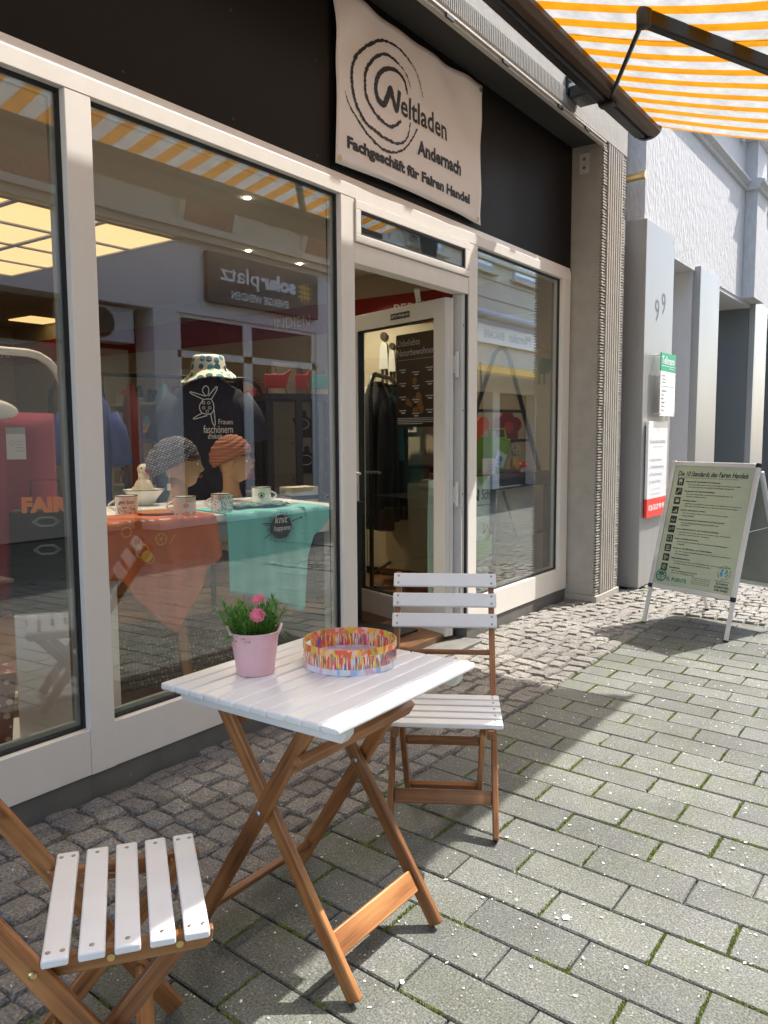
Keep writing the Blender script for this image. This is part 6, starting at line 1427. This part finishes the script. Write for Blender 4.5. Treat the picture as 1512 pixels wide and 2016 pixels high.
for y in (-.09, .09): m = MB(); m.tube([(-.08, y, .23), (-.06, y, .32), (.06, y, .32), (.08, y, .23)], .007, 8); m.build('handle', M_lime, tot, smooth=True)
m = MB(); m.prism([(-.06, .06), (.03, .03), (.07, .13), (-.02, .17)], lambda u, v, d=0: V((u, -.105-d, v)), .003); t_ = m.build('tag', M_paper, tot); m = MB(); m.flat(circ(.0, .10, .024, 12), lambda u, v, d=0: V((u, -.1092-d, v))); m.flat([(-.03, .06), (.0, .05), (.01, .07), (-.02, .08)], lambda u, v, d=0: V((u, -.1092-d, v))); m.build('tag_print', M_blue, t_, fix=False)
pl_ = thing('plush_giraffe', 'small spotted plush toy in front of the lime felt bag', 'soft toy', (5.44, .30, DZ)); m = MB(); m.blob((0, 0, .06), (.04, .035, .06), 14, 10); m.build('body', M_yell, pl_, smooth='all'); m = MB(); m.blob((0, -.005, .15), (.038, .034, .045), 14, 10); m.build('head', dots_mat('giraffe_spots', (.62, .55, .42), (.08, .05, .03), 60, .4), pl_, smooth='all')
for s_ in (1, -1): m = MB(); m.blob((s_*.035, 0, .185), (.012, .006, .018), 8, 6); m.build('ear', M_cream, pl_, smooth='all')
mu = thing('toadstool', 'little red and white toadstool beside the spotted plush toy', 'ornament', (5.52, .27, DZ)); m = MB(); m.lathe([(.018, 0), (.015, .035)], n=12); m.build('stem', M_enamel, mu); m = MB(); m.lathe([(.0, .075), (.022, .07), (.038, .05), (.040, .035), (.01, .034)], n=16, cap=False); m.build('cap', M_redp, mu, smooth='all')
bxs = thing('soap_box', 'small cream printed box left of the lime felt bag on the ladder desk', 'box', (5.03, .30, DZ), radians(-15)); m = MB(); m.bx(-.045, .045, -.02, .02, 0, .11); m.build('carton', M_paper, bxs); m = MB(); [m.stroke([(-.03, .03+.02*k), (.03, .03+.02*k)], .005, lambda u, v, d=0: V((u, -.0205-d, v))) for k in range(4)]; m.build('print', M_inkg, bxs, fix=False)
ht = thing('felt_heart', 'orange red felt heart hanging left of the ladder', 'ornament', (5.06, .42, 1.30), radians(-30)); hp_ = [(16*sin(t)**3*.0062, (13*cos(t)-5*cos(2*t)-2*cos(3*t)-cos(4*t))*.0062+.06) for t in [2*pi*k/24 for k in range(24)]]
m = MB(); m.prism(hp_, lambda u, v, d=0: V((u, -.02+d, v)), .04); m.build('heart', P('felt_red', (.75, .10, .03), .8), ht, bevel=.012); m = MB(); m.tube([(0, 0, .13), (-.04, 0, .35), (-.03, 0, .52), (.03, 0, .52), (.04, 0, .35), (0, 0, .13)], .007, 6); m.build('cord', M_hair, ht)
fl = thing('felt_flower', 'dark red felt flower cushion leaning behind the right stile of the ladder', 'cushion', (5.74, .52, 1.36), radians(-30)); m = MB()
for k in range(5): m.blob((.075*cos(2*pi*k/5+.3), 0, .075*sin(2*pi*k/5+.3)), (.062, .03, .062), 12, 8)
m.build('petals', P('felt_wine', (.42, .03, .03), .85), fl, smooth='all'); m = MB(); m.blob((0, -.022, 0), (.045, .022, .045), 12, 8); m.build('eye', M_redp, fl, smooth='all'); m = MB(); m.tube([(-.06, 0, -.06), (-.22, -.02, -.22), (-.28, -.02, -.34)], [.04, .03, .015], 8); m.build('leaf', M_dgreen, fl, smooth='all')
wp = thing('wall_can', 'green metal watering can ornament with flowers on the side wall', 'wall ornament', (5.935, .27, 1.78)); m = MB(); m.lathe([(.03, 0), (.045, .0), (.055, .10), (.05, .11)], (-.06, 0, 0), 14); m.tube([(-.06, -.05, .03), (-.06, -.10, .06), (-.06, -.13, .14), (-.06, -.17, .17)], .009, 8); m.tube([(-.06, .04, .02), (-.06, .045, -.08), (-.06, .0, -.085), (-.06, 0, 0)], .006, 6); m.build('can', M_dgreen, wp, smooth=True)
m = MB(); [m.blob((-.06+.03*sin(k*2), .04*cos(k*2.3), .17+.02*(k % 3)), (.022, .022, .022), 8, 6) for k in range(5)]; m.build('flowers', M_yell, wp, smooth='all')
gp = thing('roll_up_poster', 'mint green poster lettered GARTEN Schuhe hanging from the ladder desk', 'poster', (4.24, .30, .12), radians(-6))
GP = lambda u, v, d=0: V((u, -.004-d, v)); m = MB(); m.grid(lambda u, v: (.80*u*(1-.14*(1-v)*u), -.0+.01*sin(v*3), .90*v), 8, 10); m.build('sheet', M_mint, gp, solid=.003, smooth='all')
GP = lambda u, v, d=0: V((u, -.014-d, v))
m = MB(); text(m, 'GARTEN', GP, .03, .735, w=.50, h=.085, bold=.035); text(m, 'Schuhe', GP, .56, .745, w=.19, h=.07); text(m, 'schuhe für die Welt entworfen', GP, .10, .70, w=.62, h=.02); m.stroke(smooth_line([(.60, .58), (.58, .50), (.63, .56), (.66, .49), (.70, .58)], 5), .008, GP); m.build('lettering', M_ink, gp, fix=False)
m = MB(); m.flat([(.50, .90), (.64, .90), (.56, .845)], GP); m.flat([(.30, .40), (.45, .47), (.62, .46), (.70, .50), (.69, .36), (.50, .33), (.34, .30)], GP); m.stroke([(.02, .17), (.66, .20)], .02, GP); m.build('shoe_print', P('leaf_green', (.22, .42, .10), .6), gp, fix=False)
m = MB(); m.stroke(smooth_line([(.28, .30), (.45, .27), (.55, .31), (.70, .33)], 5), .03, GP); m.stroke(smooth_line([(.56, .48), (.60, .60), (.63, .52)], 5), .008, GP); m.build('sole_print', M_inkg, gp, fix=False)
m = MB(); m.stroke([(.02, .14), (.66, .165)], .035, GP); m.build('blue_bar', M_blue, gp, fix=False)
